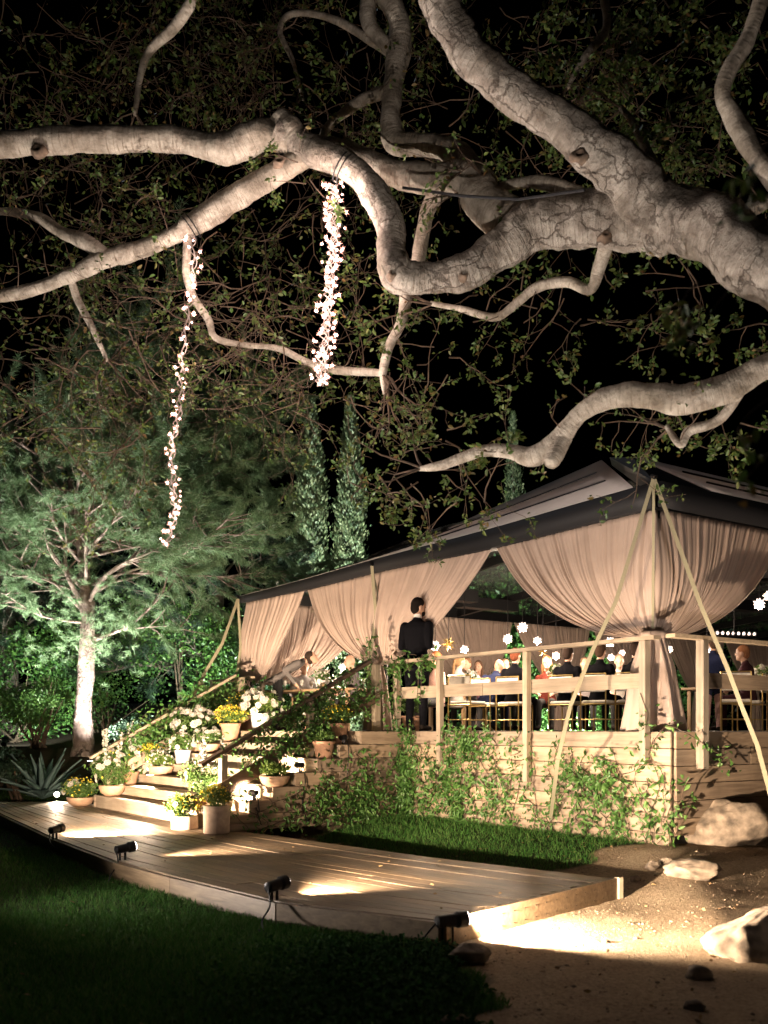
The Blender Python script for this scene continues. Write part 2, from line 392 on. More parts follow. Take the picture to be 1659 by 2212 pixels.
def axis_pts(lo, hi, c0, c1, fine, ratio=1.18):
    a = list(np.arange(c0, c1 + 1e-6, fine)); st = fine
    while a[-1] < hi: st *= ratio; a.append(a[-1] + st)
    st = fine; b = []; v = c0
    while v > lo: st *= ratio; v -= st; b.append(v)
    return np.array(b[::-1] + a)
gx = axis_pts(-70, 70, -8, 6, .11); gy = axis_pts(-8, 160, 4, 22, .11)
GX, GY = np.meshgrid(gx, gy)
GH = ground_h(GX, GY)
lm = lawn_mask(GX, GY).astype(float)
GH = GH + (1 - lm) * .008 * np.sin(GX * 13.7 + np.sin(GY * 11.)) * np.sin(GY * 17.1 + np.sin(GX * 9.))
nx_, ny_ = len(gx), len(gy)
idx = np.arange(nx_ * ny_).reshape(ny_, nx_)
gf = np.stack([idx[:-1, :-1], idx[:-1, 1:], idx[1:, 1:], idx[1:, :-1]], -1).reshape(-1, 4)
gme = npmesh('ground', np.stack([GX, GY, GH], -1).reshape(-1, 3), gf)
bed = (GY > 19.8) & (GX < -2)
at1 = gme.attributes.new('lawn', 'FLOAT', 'POINT'); at1.data.foreach_set('value', lm.ravel().astype(np.float32))
at2 = gme.attributes.new('bed', 'FLOAT', 'POINT'); at2.data.foreach_set('value', ((GY > 19.6) | (GX < -9)).ravel().astype(np.float32))
m, nt, b = newmat('ground_soil'); b.inputs['Roughness'].default_value = .95; b.inputs['Specular IOR Level'].default_value = .1
tc = node(nt, 'ShaderNodeTexCoord')
n1 = node(nt, 'ShaderNodeTexNoise', _Scale=1.3, _Detail=8., _Roughness=.65); n2 = node(nt, 'ShaderNodeTexNoise', _Scale=38., _Detail=6., _Roughness=.7)
for q in (n1, n2): nt.links.new(tc.outputs['Object'], q.inputs['Vector'])
r1 = ramp(nt, n1.outputs[0], [(.3, (.30, .22, .145)), (.7, (.50, .40, .28))]); r2 = ramp(nt, n2.outputs[0], [(.35, (.5, .46, .42)), (.62, (1.1, 1.1, 1.1))])
mx = node(nt, 'ShaderNodeMix', data_type='RGBA', blend_type='MULTIPLY'); mx.inputs[0].default_value = .8
nt.links.new(r1.outputs[0], mx.inputs[6]); nt.links.new(r2.outputs[0], mx.inputs[7])
a1 = node(nt, 'ShaderNodeAttribute', attribute_name='lawn'); a2 = node(nt, 'ShaderNodeAttribute', attribute_name='bed')
mg = node(nt, 'ShaderNodeMix', data_type='RGBA'); nt.links.new(a1.outputs['Fac'], mg.inputs[0]); nt.links.new(mx.outputs[2], mg.inputs[6]); mg.inputs[7].default_value = (.022, .035, .012, 1)
mb_ = node(nt, 'ShaderNodeMix', data_type='RGBA'); nt.links.new(a2.outputs['Fac'], mb_.inputs[0]); nt.links.new(mg.outputs[2], mb_.inputs[6]); mb_.inputs[7].default_value = (.05, .035, .025, 1)
nt.links.new(mb_.outputs[2], b.inputs['Base Color']); bump(nt, b, n2.outputs[0], 1., .045)
link('ground', gme, m, kind='structure', smooth=True)

# grass blades
def blades(name, x, y, hgt, mat):
    N = len(x); z = ground_h(x, y); P = np.stack([x, y, z - .005], 1)
    D = unit(np.stack([rng.normal(0, .45, N), rng.normal(0, .45, N), np.ones(N)], 1)); h = hgt * rng.uniform(.55, 1.35, N)[:, None]
    S = unit(np.stack([rng.normal(size=N), rng.normal(size=N), np.zeros(N)], 1)); w = .0022 + .0016 * rng.random(N)[:, None]
    bend = np.stack([rng.normal(0, .3, N), rng.normal(0, .3, N), np.zeros(N)], 1) * h
    V = np.stack([P - S * w, P + S * w, P + D * h * .55 + S * w * .8 + bend * .25, P + D * h * .55 - S * w * .8 + bend * .25, P + D * h + bend], 1)
    k = np.arange(N)[:, None] * 5
    Fc = np.concatenate([np.concatenate([k, k + 1, k + 2], 1), np.concatenate([k, k + 2, k + 3], 1), np.concatenate([k + 3, k + 2, k + 4], 1)])
    return npmesh(name, V, Fc)
def scatter(n, x0, x1, y0, y1, dens_near=None):
    return rng.uniform(x0, x1, n), rng.uniform(y0, y1, n)
xs, ys = [], []
for (n, x0, x1, y0, y1) in ((95000, -3.4, .8, 4.2, 8.0), (42000, -6.0, -.5, 8.0, 12.5), (9000, -8.5, -3, 12.5, 18.0), (60000, -2.2, 3.4, 8.6, 14.6), (9000, -8.5, -5, 17, 20)):
    x, y = scatter(n, x0, x1, y0, y1); k = lawn_mask(x, y); s_, n_ = inv(x, y); k &= ~deck_s_ends(s_, n_)
    xs.append(x[k]); ys.append(y[k])
x = np.concatenate(xs); y = np.concatenate(ys)
hg = np.where(y < 8, .055, .06)[:, None]
go = link('grass', blades('grass', x, y, hg, None), M['grass'], kind='stuff')
# clover ground cover beside the sandy path
x = rng.normal(.0, .42, 9000); y = rng.uniform(4.4, 6.75, 9000)
k = (x < .52 + .1 * np.sin(y * 7)) & (x > -1.2); x, y = x[k], y[k]
P = np.stack([x, y, ground_h(x, y) + rng.uniform(.02, .11, len(x)) * sm(.75, .2, x)], 1)
link('clover', leaf_mesh('clover', P, rdir(len(P), (0, 0, .3)), rng.uniform(.02, .04, len(P)), .85, (0, 0, 1), 2), M['clover'], kind='stuff')
# pebbles and dry leaves on the sandy path
def octa(name, P, r):
    N = len(P); o = np.array([[1, 0, 0], [-1, 0, 0], [0, 1, 0], [0, -1, 0], [0, 0, .6], [0, 0, -.6]], float)
    V = P[:, None, :] + o[None] * r[:, None, None] * rng.uniform(.6, 1.4, (N, 6, 1))
    f = np.array([[0, 2, 4], [2, 1, 4], [1, 3, 4], [3, 0, 4], [2, 0, 5], [1, 2, 5], [3, 1, 5], [0, 3, 5]])
    return npmesh(name, V, (np.arange(N)[:, None, None] * 6 + f[None]).reshape(-1, 3))
x, y = scatter(9000, .4, 4.8, 4.6, 11.5); s_, n_ = inv(x, y); k = ~lawn_mask(x, y) & ~deck_s_ends(s_, n_) & ((n_ > .1) | (s_ < -5)); x, y = x[k], y[k]
link('gravel', octa('gravel', np.stack([x, y, ground_h(x, y) + .002], 1), rng.gamma(1.6, .0026, len(x))), M['pebble'], kind='stuff')
x, y = scatter(900, -3, 4.8, 4.6, 11.5); s_, n_ = inv(x, y); k = ~deck_s_ends(s_, n_) & (n_ > .1) & ((x > .5) | (rng.random(900) < .15)); x, y = x[k], y[k]
link('leaf_litter', leaf_mesh('leaf_litter', np.stack([x, y, ground_h(x, y) + .015 + .035 * (x < .5)], 1), rdir(len(x), (0, 0, 0)) * np.array([1, 1, .25]), rng.uniform(.02, .055, len(x)), .5, (0, 0, 1)), M['litter'], kind='stuff')

x, y = scatter(1500, -6.5, 2.2, 6.5, 18); s_, n_ = inv(x, y); k = deck_s_ends(s_, n_) & (n_ > inner(s_) + .05) & (n_ < outer(s_) - .05); x, y = x[k][:130], y[k][:130]
link('leaf_litter', leaf_mesh('deck_litter', np.stack([x, y, np.full(len(x), DZ + .006)], 1), rdir(len(x)) * np.array([1, 1, .12]), rng.uniform(.02, .05, len(x)), .5, (0, 0, 1)), M['litter'], kind='stuff')
# ------------------------------------------------------------------ boardwalk deck
deck = thing('boardwalk', 'long low wooden boardwalk curving across the lawn to the stairs', 'boardwalk', SF(0, 0), RZ)
rows = 16; sgrid = np.linspace(-6.6, 7.8, 60)
def deckpt(s, v):
    return Vector((s, float(inner(s) + (outer(s) - inner(s)) * v), 0))
for i in range(rows):
    v0, v1 = i / rows, (i + 1) / rows; vm = (v0 + v1) / 2
    nm = inner(0) + (outer(0) - inner(0)) * vm
    e0 = np.interp(vm, [0, 1], [-5.65, -6.3]); e1 = np.interp(vm, [0, 1], [6.45, 7.55])
    cuts = [e0]; c = e0 + random.uniform(1.2, 3.4)
    while c < e1 - .5: cuts.append(c); c += random.uniform(2.2, 3.7)
    cuts.append(e1)
    for a, bb in zip(cuts[:-1], cuts[1:]):
        ss = [a + .002] + [q for q in OUT_S + INN_S if a + .2 < q < bb - .2] + [bb - .002]; ss = sorted(ss)
        g = .0035; zt = DZ + random.uniform(-.003, .003); zb = DZ - .036; mb = MB()
        vs = []
        for q in ss:
            w = float(outer(q) - inner(q)); d = g / w
            p, r_ = deckpt(q, v0 + d), deckpt(q, v1 - d); c_ = .004
            vs += [(p.x, p.y, zb), (p.x, p.y, zt - c_), (p.x, p.y + c_, zt), (r_.x, r_.y - c_, zt), (r_.x, r_.y, zt - c_), (r_.x, r_.y, zb)]
        fs = []
        for j in range(len(ss) - 1):
            for k in range(6):
                k2 = (k + 1) % 6; fs.append((j * 6 + k, j * 6 + k2, j * 6 + 6 + k2, j * 6 + 6 + k))
        fs += [(5, 4, 3, 2, 1, 0), tuple(range((len(ss) - 1) * 6, len(ss) * 6))]
        mb.add(vs, [f[::-1] for f in fs]); mb.build('plank', M['deck'], deck)
# fascia boards round the edge
def fascia(p, q, name='fascia_board', t=.04, top=-.012):
    p = Vector(p); q = Vector(q); d = (q - p).normalized(); nn = Vector((d.y, -d.x, 0))
    a, b_ = p + d * .002, q - d * .002; zb, zt = DZ - .20, DZ + top
    mb = MB(); mb.hexa([(a.x, a.y, zb), (b_.x, b_.y, zb), (b_.x + nn.x * t, b_.y + nn.y * t, zb), (a.x + nn.x * t, a.y + nn.y * t, zb),
                        (a.x, a.y, zt), (b_.x, b_.y, zt), (b_.x + nn.x * t, b_.y + nn.y * t, zt), (a.x + nn.x * t, a.y + nn.y * t, zt)])
    return mb.build(name, M['deck'], deck)
for j in range(len(OUT_S) - 1):
    fascia((OUT_S[j + 1], OUT_N[j + 1] + .003, 0), (OUT_S[j], OUT_N[j] + .003, 0))
fascia((-6.3 - .003, 4.25, 0), (-5.65 - .003, 1.80, 0), top=.004)
fascia((-5.65, 1.80, 0), (-3.4, 2.25, 0)); fascia((-3.4, 2.25, 0), (-.02, 2.62, 0))
pl = MB(); pl.bar((-5.69, 1.77, DZ - .2), (-5.69, 1.77, DZ + .01), .05, .05, (1, 0, 0)); pl.build('corner_post', M['post'], deck)
nl = MB()
for k in range(16):
    p = Vector((-6.3, 4.25, 0)).lerp(Vector((-5.65, 1.82, 0)), (k + .5) / 16)
    for dz in (-.05, -.14): nl.box(p.x - .050, p.x - .044, p.y - .004, p.y + .004, DZ + dz - .004, DZ + dz + .004)
nl.build('nails', M['metal_black'], deck)['kind'] = 'stuff'

# ------------------------------------------------------------------ platform
plat = thing('platform', 'raised wooden platform clad in horizontal boards, carrying the tent', 'platform', SF(0, 0), RZ)
mb = MB(); mb.box(-4.83, 6.1, -18.2, -.02, FLOOR - .15, FLOOR); mb.build('floor', M['floor'], plat)
mb = MB(); mb.box(.02, 5.0, -.02, .745, FLOOR - .15, FLOOR - .002); mb.build('landing_floor', M['step'], plat)
def courses(x0, x1, zlo, zhi, k, fn, minlen=1.2, maxlen=3.0):
    h = (zhi - zlo) / k
    for i in range(k):
        a = x0; first = True
        while a < x1 - 1e-6:
            l = random.uniform(minlen, maxlen)
            if first: l *= random.uniform(.4, 1)
            first = False
            e = min(x1, a + l)
            if x1 - e < .5: e = x1
            fn(a + .002, e - .002, zlo + i * h + .003, zlo + (i + 1) * h - .003); a = e
def front_plank(a, e, z0, z1):
    o = random.uniform(0, .006); mb = MB(); mb.cbox(a, e, 0.0, .035 + o, z0, z1, .005); mb.build('plank', M['wall'], plat)
courses(-4.85, -.02, -.06, FLOOR, 7, front_plank)
def right_plank(a, e, z0, z1):
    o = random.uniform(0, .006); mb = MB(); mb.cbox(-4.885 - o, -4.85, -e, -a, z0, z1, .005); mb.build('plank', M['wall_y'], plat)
courses(.01, 8.5, .10, FLOOR, 6, right_plank, 2.0, 4.0)
mb = MB(); mb.box(-4.80, -4.7, -8.5, -.1, -.2, .3); mb.build('skirt', M['black'], plat)
for k in range(5):
    mb = MB(); mb.box(-4.84, -4.74, -1.4 - k * 1.6, -1.3 - k * 1.6, -.2, .1); mb.build('foot_post', M['post'], plat)
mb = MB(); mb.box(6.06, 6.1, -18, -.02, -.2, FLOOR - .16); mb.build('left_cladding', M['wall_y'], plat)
def left_front(a, e, z0, z1):
    mb = MB(); mb.cbox(a, e, -.03, .0, z0, z1, .005); mb.build('plank', M['wall'], plat)
courses(5.04, 6.05, .3, FLOOR - .16, 4, left_front, 2, 3)

# ------------------------------------------------------------------ stairs
stair = thing('staircase', 'wide weathered wooden staircase lined with potted flowers', 'stairs', SF(0, 0), RZ)
STEPZ = [.12, .29, .465, .645, .83, 1.02]
TR = .35; N0 = 2.84
for k, z in enumerate(STEPZ):
    nf = N0 - k * TR; zb = DZ if k == 0 else STEPZ[k - 1]
    nb = nf - TR
    j = random.uniform(1.8, 3.2)
    for a, e in ((-.0, j), (j, 5.0)):
        for q in range(2):   # two boards per tread
            mb = MB(); y1 = nf + .02 - q * (TR / 2 + .012); y0 = y1 - TR / 2 - .008
            mb.cbox(a + .002, e - .002, y0, y1, z - .034, z, .005); mb.build('tread', M['step'], stair)
        mb = MB(); mb.cbox(a + .003, e - .003, nf - .035, nf - .004, zb + .002, z - .036, .003); mb.build('riser', M['step'], stair)
mb = MB(); mb.cbox(.003, 4.997, .705, .74, STEPZ[-1] + .002, FLOOR - .004, .003); mb.build('riser', M['step'], stair)
# side cladding of the stairs, right and left
for side, (xa, xb) in (('r', (-.034, -.001)), ('l', (5.001, 5.034))):
    zz = [-.088, .01, .118] + [z for z in STEPZ[1:]] + [FLOOR - .003]
    for i in range(len(zz) - 1):
        z0, z1 = zz[i], zz[i + 1]
        k = max(0, i - 1)
        nmax = N0 - k * TR + (.018 if i else .018)
        if i == len(zz) - 2: nmax = .745
        j = random.uniform(.8, max(.9, nmax - .4)) if nmax > 1.6 else None
        for a, e in ([(.04, nmax)] if j is None else [(.04, j), (j, nmax)]):
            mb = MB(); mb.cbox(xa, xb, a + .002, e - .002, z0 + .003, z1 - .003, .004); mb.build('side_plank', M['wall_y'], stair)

# ------------------------------------------------------------------ railings
def railing(label, parts):
    r = thing('railing', label, 'railing', SF(0, 0), RZ, 'wooden railings of the platform'); 
    for nm, mat, args in parts:
        mb = MB()
        if nm == 'post':
            x_, y_, z0, z1, w = args; mb.cbox(x_ - w / 2, x_ + w / 2, y_ - w / 2, y_ + w / 2, z0, z1, .006)
        else:
            a, b_, w, h = args; mb.bar(a, b_, w, h)
        mb.build(nm, mat, r)
    return r
RH = FLOOR + 1.0
fp = [(.02, .1), (-1.0, .09), (-2.72, .09), (-4.55, .1)]
pp = []
for x_, w in fp: pp.append(('post', M['post'], (x_, .095 if x_ < 0 else .085, FLOOR - {.02: .9, -1.0: .45, -2.72: .62, -4.55: .35}[x_], RH - .022, w * .88)))
pp += [('top_rail', M['rail'], ((.30, .09, RH), (-4.72, .09, RH), .12, .042)),
       ('mid_rail', M['rail'], ((-.04, .03, FLOOR + .55), (-1.83, .03, FLOOR + .55), .034, .165)),
       ('mid_rail', M['rail'], ((-1.84, .03, FLOOR + .55), (-4.5, .03, FLOOR + .55), .034, .165))]
railing('pale timber front railing on the vine-covered platform edge', pp)
pp = [('post', M['post'], (-4.95, -.36 - 2.2 * k, FLOOR - .4, RH - .022, .1)) for k in range(4)]
pp += [('top_rail', M['rail'], ((-4.94, .15, RH - .003), (-4.94, -8, RH - .003), .12, .04)), ('mid_rail', M['wall_y'], ((-4.87, -.4, FLOOR + .55), (-4.87, -8, FLOOR + .55), .034, .165))]
railing('plain timber railing along the right side above the boulder', pp)
def stair_rail(label, s0, mat, over):
    p0 = Vector((s0, N0 - .12 + over, DZ + 1.0 - over * .5)); p1 = Vector((s0, .35, RH + .015))
    q0 = Vector((s0 - .055, N0 - .08, DZ + .50)); q1 = Vector((s0 - .055, .3, FLOOR + .50))
    pp = [('post', M['post'], (s0, N0 - .15, DZ + .001, DZ + .98, .095)), ('post', M['post'], (s0, 1.35, .52, 1.66, .09)), ('post', M['post'], (s0, .22, FLOOR, RH - .02, .1)),
          ('top_rail', mat, (p0, p1, .12, .045)), ('mid_rail', mat, (q0, q1, .035, .19))]
    return railing(label, pp)
stair_rail('dark stained stair handrail wound with vine, nearer the camera', .36, M['rail_dark'], .30)
stair_rail('pale stair handrail on the far side beside the pine tree', 4.72, M['rail'], .30)
pp = [('post', M['post'], (5.5, -.1, FLOOR - .2, RH - .02, .1)), ('post', M['post'], (6.6, -.1, .9, RH - .02, .1)), ('post', M['post'], (6.6, -1.2, .9, RH - .02, .1)), ('top_rail', M['rail'], ((4.9, -.1, RH), (6.7, -.1, RH), .11, .04)), ('top_rail', M['wall_y'], ((6.6, -.16, RH + .002), (6.6, -2.4, RH + .002), .11, .04)), ('mid_rail', M['rail'], ((5.56, -.1, FLOOR + .5), (6.54, -.1, FLOOR + .5), .035, .15))]
railing('short timber railing at the far left corner in front of the hedge', pp)

# ------------------------------------------------------------------ tent
tent = thing('party_tent', 'clear-roofed party tent with black eaves and pale tie-down straps', 'tent', SF(0, 0), RZ)
TS0, TS1, TN = -4.234, 5.67, -.42      # right side, left side, front line
TD = -18.0
EH = FLOOR + 2.52                    # top of the curtains
def vh(s): return float(np.interp(s, [TS0, TS1], [.24, .09]))        # valance height
def rise(s): return float(np.interp(s, [-3.0, 1.13, TS1], [.76, .38, .10]))
POLES = [(TS0, TN), (1.13, TN), (TS1, TN), (TS1, -6.05), (TS1, -8.7), (TS1, -11.3), (TS1, -13.9), (TS1, -16.5), (TS0, -5.4), (TS0, -10.4), (TS0, -15.4)]
for (s_, n_) in POLES:
    mb = MB(); mb.tube([(s_, n_ - .06, FLOOR), (s_, n_ - .06, EH + .05)], .045, 10); mb.build('pole', M['metal_black'], tent)
# front eave: valance band, sagging slightly between poles
def band(name, pts_lo, pts_hi, mat, th=.012):
    mb = MB(); n = len(pts_lo); vs = []
    off = th
    for a, b_ in zip(pts_lo, pts_hi): vs += [tuple(a), tuple(b_)]
    fs = [(2 * i, 2 * i + 2, 2 * i + 3, 2 * i + 1) for i in range(n - 1)]
    mb.add(vs, fs); o = mb.build(name, mat, tent, smooth=True)
    so = o.modifiers.new('solid', 'SOLIDIFY'); so.thickness = th; so.offset = 0; return o
ss = np.linspace(TS0 - .12, TS1 + .1, 40)
def sag(s): return .035 * sin(pi * (s - TS0) / 5.36) ** 2 if s < 1.13 else .025 * sin(pi * (s - 1.13) / 4.54) ** 2
band('valance', [(s, TN + .16, EH - sag(s) - .02) for s in ss], [(s, TN + .17, EH + vh(s) - sag(s) * .5) for s in ss], M['black'])
band('valance', [(s, TN + .16, EH - sag(s) - .022) for s in ss], [(s, TN - .1, EH - sag(s) - .018) for s in ss], M['black'])
SHI = np.interp(ss, [ss[0], TS1 + .1], [-3.0, TS1 + .1])
band('roof_edge', [(s, TN + .17, EH + vh(s) - sag(s) * .5 + .005) for s in ss[1:]], [(q, TN - .75, EH + vh(s) + rise(q) + .01) for s, q in zip(ss[1:], SHI[1:])], M['fascia'])
for q in (.36, .68):
    mb = MB(); mb.tube([(s + (h - s) * q, TN + .17 - .92 * q, EH + vh(s) - sag(s) * .5 * (1 - q) + rise(h) * q + .022) for s, h in zip(ss[2:-1], SHI[2:-1])], .012, 6); mb.build('roof_seam', M['black'], tent)
nn = np.linspace(TN + .1, TD, 40)
band('valance', [(TS0 - .16, n, EH - .02) for n in nn], [(TS0 - .17, n, EH + .27) for n in nn], M['black'])
NHI = np.interp(nn, [TD, nn[2]], [TD, -.98])
band('roof_edge', [(TS0 - .17, n, EH + .275) for n in nn[2:]], [(TS0 + .75, h, EH + .84) for h in NHI[2:]], M['fascia'])
for q in (.36, .68):
    mb = MB(); mb.tube([(TS0 - .17 + .92 * q, n + (h - n) * q, EH + .275 + .565 * q + .02) for n, h in zip(nn[3:], NHI[3:])], .012, 6); mb.build('roof_seam', M['black'], tent)
band('valance', [(TS1 + .12, n, EH - .02) for n in nn], [(TS1 + .12, n, EH + .16) for n in nn], M['black'])
mb = MB(); A_, B1, B2, A2 = (TS0 - .17, TN + .17, EH + .245), (-2.9, TN - .76, EH + 1.0), (TS0 + .76, -.95, EH + .835), (TS0 - .17, nn[2], EH + .27)
mb.add([A_, B1, B2, A2, (TS0 - .12, TN + .12, EH + .1), (-2.9, TN - .8, EH + .9), (TS0 + .8, -.95, EH + .75)], [(0, 1, 2), (0, 2, 3), (4, 6, 5), (0, 4, 5, 1)]); mb.build('hip_cover', M['black'], tent)
# eave beams, rafters, ridge and clear roof panes
RIDGE_S, RIDGE_Z = .3, EH + .60
for x_ in (TS0 + .02, TS1 - .02):
    mb = MB(); mb.box(x_ - .07, x_ + .07, TD, TN - .1, EH - .005, EH + .2); mb.build('eave_beam', M['metal_black'], tent)
mb = MB(); mb.box(TS0 + .1, TS1 - .1, TN - .22, TN - .1, EH - .0, EH + .16); mb.build('eave_beam', M['metal_black'], tent)
mb = MB(); mb.box(RIDGE_S - .07, RIDGE_S + .07, TD, -1.0, RIDGE_Z - .12, RIDGE_Z); mb.build('ridge_beam', M['metal_black'], tent)
for n_ in (-3.0, -5.6, -8.2, -10.8, -13.4, -16):
    for x_ in (TS0 + .05, TS1 - .05):
        mb = MB(); mb.bar((x_, n_, EH + .1), (RIDGE_S, n_, RIDGE_Z - .08), .09, .15); mb.build('rafter', M['metal_black'], tent)
for (x_, n_, l) in ((3.9, -5.0, 1.5), (3.2, -3.4, 1.3), (1.0, -9, 1.8)):
    mb = MB(); mb.box(x_ - .14, x_ + .14, n_ - l / 2, n_ + l / 2, EH - .02, EH + .2); mb.build('heater_box', M['metal_black'], tent)
    for d in (-.4, .4):
        mb = MB(); mb.tube([(x_, n_ + d, EH + .2), (x_, n_ + d, RIDGE_Z - .25 + .1)], .008, 5); mb.build('hanger', M['metal_black'], tent)
for k in range(7):
    for xa, xb in ((TS0 + .8, RIDGE_S - .02), (RIDGE_S + .02, TS1 + .1)):
        n0, n1 = -.95 - 2.3 * k, -.95 - 2.3 * (k + 1) + .01
        za = EH + .56 if xa < RIDGE_S - .5 else RIDGE_Z + .02; zb = RIDGE_Z + .02 if xa < RIDGE_S - .5 else EH + .18
        band('roof_pane', [(xa, n0, za), (xa, n1, za)], [(xb, n0, zb), (xb, n1, zb)], M['clear_roof'], .004)
# tie-down straps (flat webbing)
def strap(pts, w=.045, parent=tent):
    pts = [Vector(p) for p in pts]; mb = MB()
    for a, b_ in zip(pts[:-1], pts[1:]):
        d = (b_ - a).normalized(); mb.bar(a - d * .004, b_ + d * .004, w, .006, (-.63, .77, 0))
    return mb.build('strap', M['strap'], parent)
IM = Matrix.Translation(SF(0, 0)) @ Matrix.Rotation(RZ, 4, 'Z'); IMI = IM.inverted()
def wl(x, y, Z): return IMI @ at(x, y, Z)
topc = (TS0 - .18, TN + .2, EH + .28)
g1 = IMI @ Vector((*on(1185, 1806, -.10).xy, -.10))
strap([topc, wl(1330, 1300, 10.75), wl(1282, 1400, 10.7), wl(1232, 1525, 10.6), wl(1205, 1640, 10.4), g1], .042)
strap([topc, wl(1515, 1310, 10.2), wl(1572, 1445, 9.9), wl(1600, 1520, 9.8), wl(1636, 1610, 9.7), wl(1665, 1720, 9.6)], .042)
strap([topc, (TS0 - .1, TN + .12, FLOOR + 1.15)], .03)
strap([(1.13, TN + .19, EH + .06), wl(812, 1330, 15.45), wl(796, 1440, 15.35), (1.13, TN + .25, FLOOR)], .05)
strap([(1.13, TN + .19, EH + .06), wl(825, 1330, 15.5), (1.09, TN + .1, FLOOR + 1.1)], .025)
strap([(TS1 + .08, TN + .19, EH + .04), wl(480, 1390, 19.0), wl(443, 1452, 18.9), wl(420, 1500, 18.8)], .06)
strap([(TS1 + .08, TN + .19, EH + .04), wl(520, 1400, 19.2), wl(505, 1500, 19.2)], .05)
for s_ in (TS0 - .18, 1.13, TS1 + .08):
    mb = MB(); mb.tube([(s_ - .03, TN + .19, EH + .28 - (.0 if s_ < -4 else .2)), (s_ + .03, TN + .2, EH + .31 - (.0 if s_ < -4 else .2))], .03, 8); mb.build('strap_ring', M['metal_black'], tent)

# ------------------------------------------------------------------ curtains
def curtain(label, pole, left, right, out, zg=FLOOR + 1.08, gw=.10, seed=0, cols=300, tail=True, outR=None, top=EH, tw=1.):
    """swagged panel: hung from left..pole..right, gathered to the pole at zg"""
    rs = random.Random(seed); P = Vector((*pole, 0)); root = thing('curtain', label, 'curtain', SF(*pole, FLOOR), RZ, 'swagged curtains of the tent')
    ph = [rs.uniform(0, 6.28) for _ in range(6)]; rowsn = 26; vs = []; O1 = Vector((*out, 0)); O2 = Vector((*(outR or out), 0))
    for i in range(rowsn + 1):
        th = (i / rowsn) * pi / 2; v = sin(th); fr = .45 * (1 - v) + .55 * max(0., cos(th))
        for j in range(cols + 1):
            u = -1 + 2 * j / cols
            if left is None: u = (u + 1) / 2
            if right is None: u = (u - 1) / 2
            arm = (Vector((*left, 0)) - P) if u < 0 else (Vector((*right, 0)) - P)
            a = abs(u); W = arm.length; d = arm.normalized()
            k = .5 + .5 * u; O = (O1 * (1 - sm(-.08, .08, u)) + O2 * float(sm(-.08, .08, u))).normalized()
            off = a * (W * fr + gw * (1 - fr))
            x = u * W * 42
            f = .55 * sin(x + ph[0] + .8 * sin(x * .13 + ph[1])) + .38 * sin(x * 1.83 + ph[2] + sin(x * .4)) + .22 * sin(x * 3.3 + ph[3])
            f *= .75 + .35 * sin(x * .31 + ph[4])
            A = .033 * (.45 + .55 * min(1, v * 2.2)) * (.35 + .65 * fr ** .5 if fr > 0 else .35) * (.62 if (outR and u > 0) else 1.) + .008
            belly = .16 * sin(pi * v ** 1.3) * (1 - .45 * a) + .03
            z = top - v * (top - zg) - .02 * a * sin(pi * v)
            p = P + d * off + O * (belly + f * A)
            vs.append((p.x - P.x, p.y - P.y, z - FLOOR ))
    n = cols + 1
    fs = [(i * n + j, i * n + j + 1, i * n + n + j + 1, i * n + n + j) for i in range(rowsn) for j in range(cols)]
    mb = MB(); mb.add(vs, fs); o = mb.build('panel', M['curtain'], root, smooth=True)
    so = o.modifiers.new('solid', 'SOLIDIFY'); so.thickness = .004; so.offset = 0
    if tail:
        mb = MB(); vs = []; n2 = 72; O = (O1 + O2).normalized(); zs = [zg - FLOOR + .03, zg - FLOOR - .06, .75, .45, .2, .01]; rr = [q * tw for q in (.075, .07, .115, .15, .17, .185)]
        for z, r in zip(zs, rr):
            for k in range(n2):
                t = 2 * pi * k / n2; q = r * (1 + .22 * sin(9 * t + ph[0] + z) + .13 * sin(16 * t + ph[1]))
                vs.append((q * cos(t) + O.x * .07, q * sin(t) + O.y * .07, z))
        fs = [(i * n2 + k, i * n2 + (k + 1) % n2, i * n2 + n2 + (k + 1) % n2, i * n2 + n2 + k) for i in range(len(zs) - 1) for k in range(n2)]
        mb.add(vs, [f[::-1] for f in fs]); mb.build('tail', M['curtain'], root, smooth=True)
        mb = MB(); mb.lathe([(.075 * tw, -.045), (.09 * tw, -.03), (.092 * tw, .03), (.077 * tw, .045)], 20, (O.x * .07, O.y * .07, zg - FLOOR)); mb.build('tie_band', M['curtain'], root, smooth=True)
    return root
mid = (TS0 + 1.13) / 2 - .02; mid2 = (1.13 + TS1) / 2
curtain('largest blush curtain, swagged round the near tent corner', (TS0, TN), (mid - .02, TN), (TS0, -2.9), (.1, 1), outR=(-1, .1), seed=1, cols=560, gw=.20, tw=1.65)
curtain('blush curtain behind the standing man, gathered at the middle pole', (1.13, TN), (mid2, TN), (mid + .02, TN), (0, 1), seed=2, cols=380)
curtain('blush curtain left of the stairs, drawn to the far front pole', (TS1, TN), (TS1 + .02, TN), (mid2 + .05, TN), (0, 1), zg=FLOOR + .95, gw=.35, seed=3, tail=True, cols=220)
curtain('inner curtain behind the far front pole, sweeping down to the left', (TS1 - .02, TN - .3), None, (TS1 - .02, -3.2), (-1, 0), zg=FLOOR + .9, gw=.3, seed=4, tail=False)
curtain('back curtain behind the unlit gold star lamp', (TS1 - .1, -6.05), (TS1 - .1, -3.25), (TS1 - .1, -7.19), (-1, 0), seed=5)
curtain('back curtain behind the black-haired guests, near the hanging star lamps', (TS1 - .1, -8.7), (TS1 - .1, -7.24), (TS1 - .1, -9.78), (-1, 0), seed=6)
curtain('back curtain right of the gap showing dark green hedge', (TS1 - .1, -11.3), (TS1 - .1, -9.9), (TS1 - .1, -12.5), (-1, 0), seed=7)
curtain('back curtain between the near corner curtain and the boy', (TS1 - .1, -13.9), (TS1 - .1, -12.55), (TS1 - .1, -15.1), (-1, 0), seed=8)
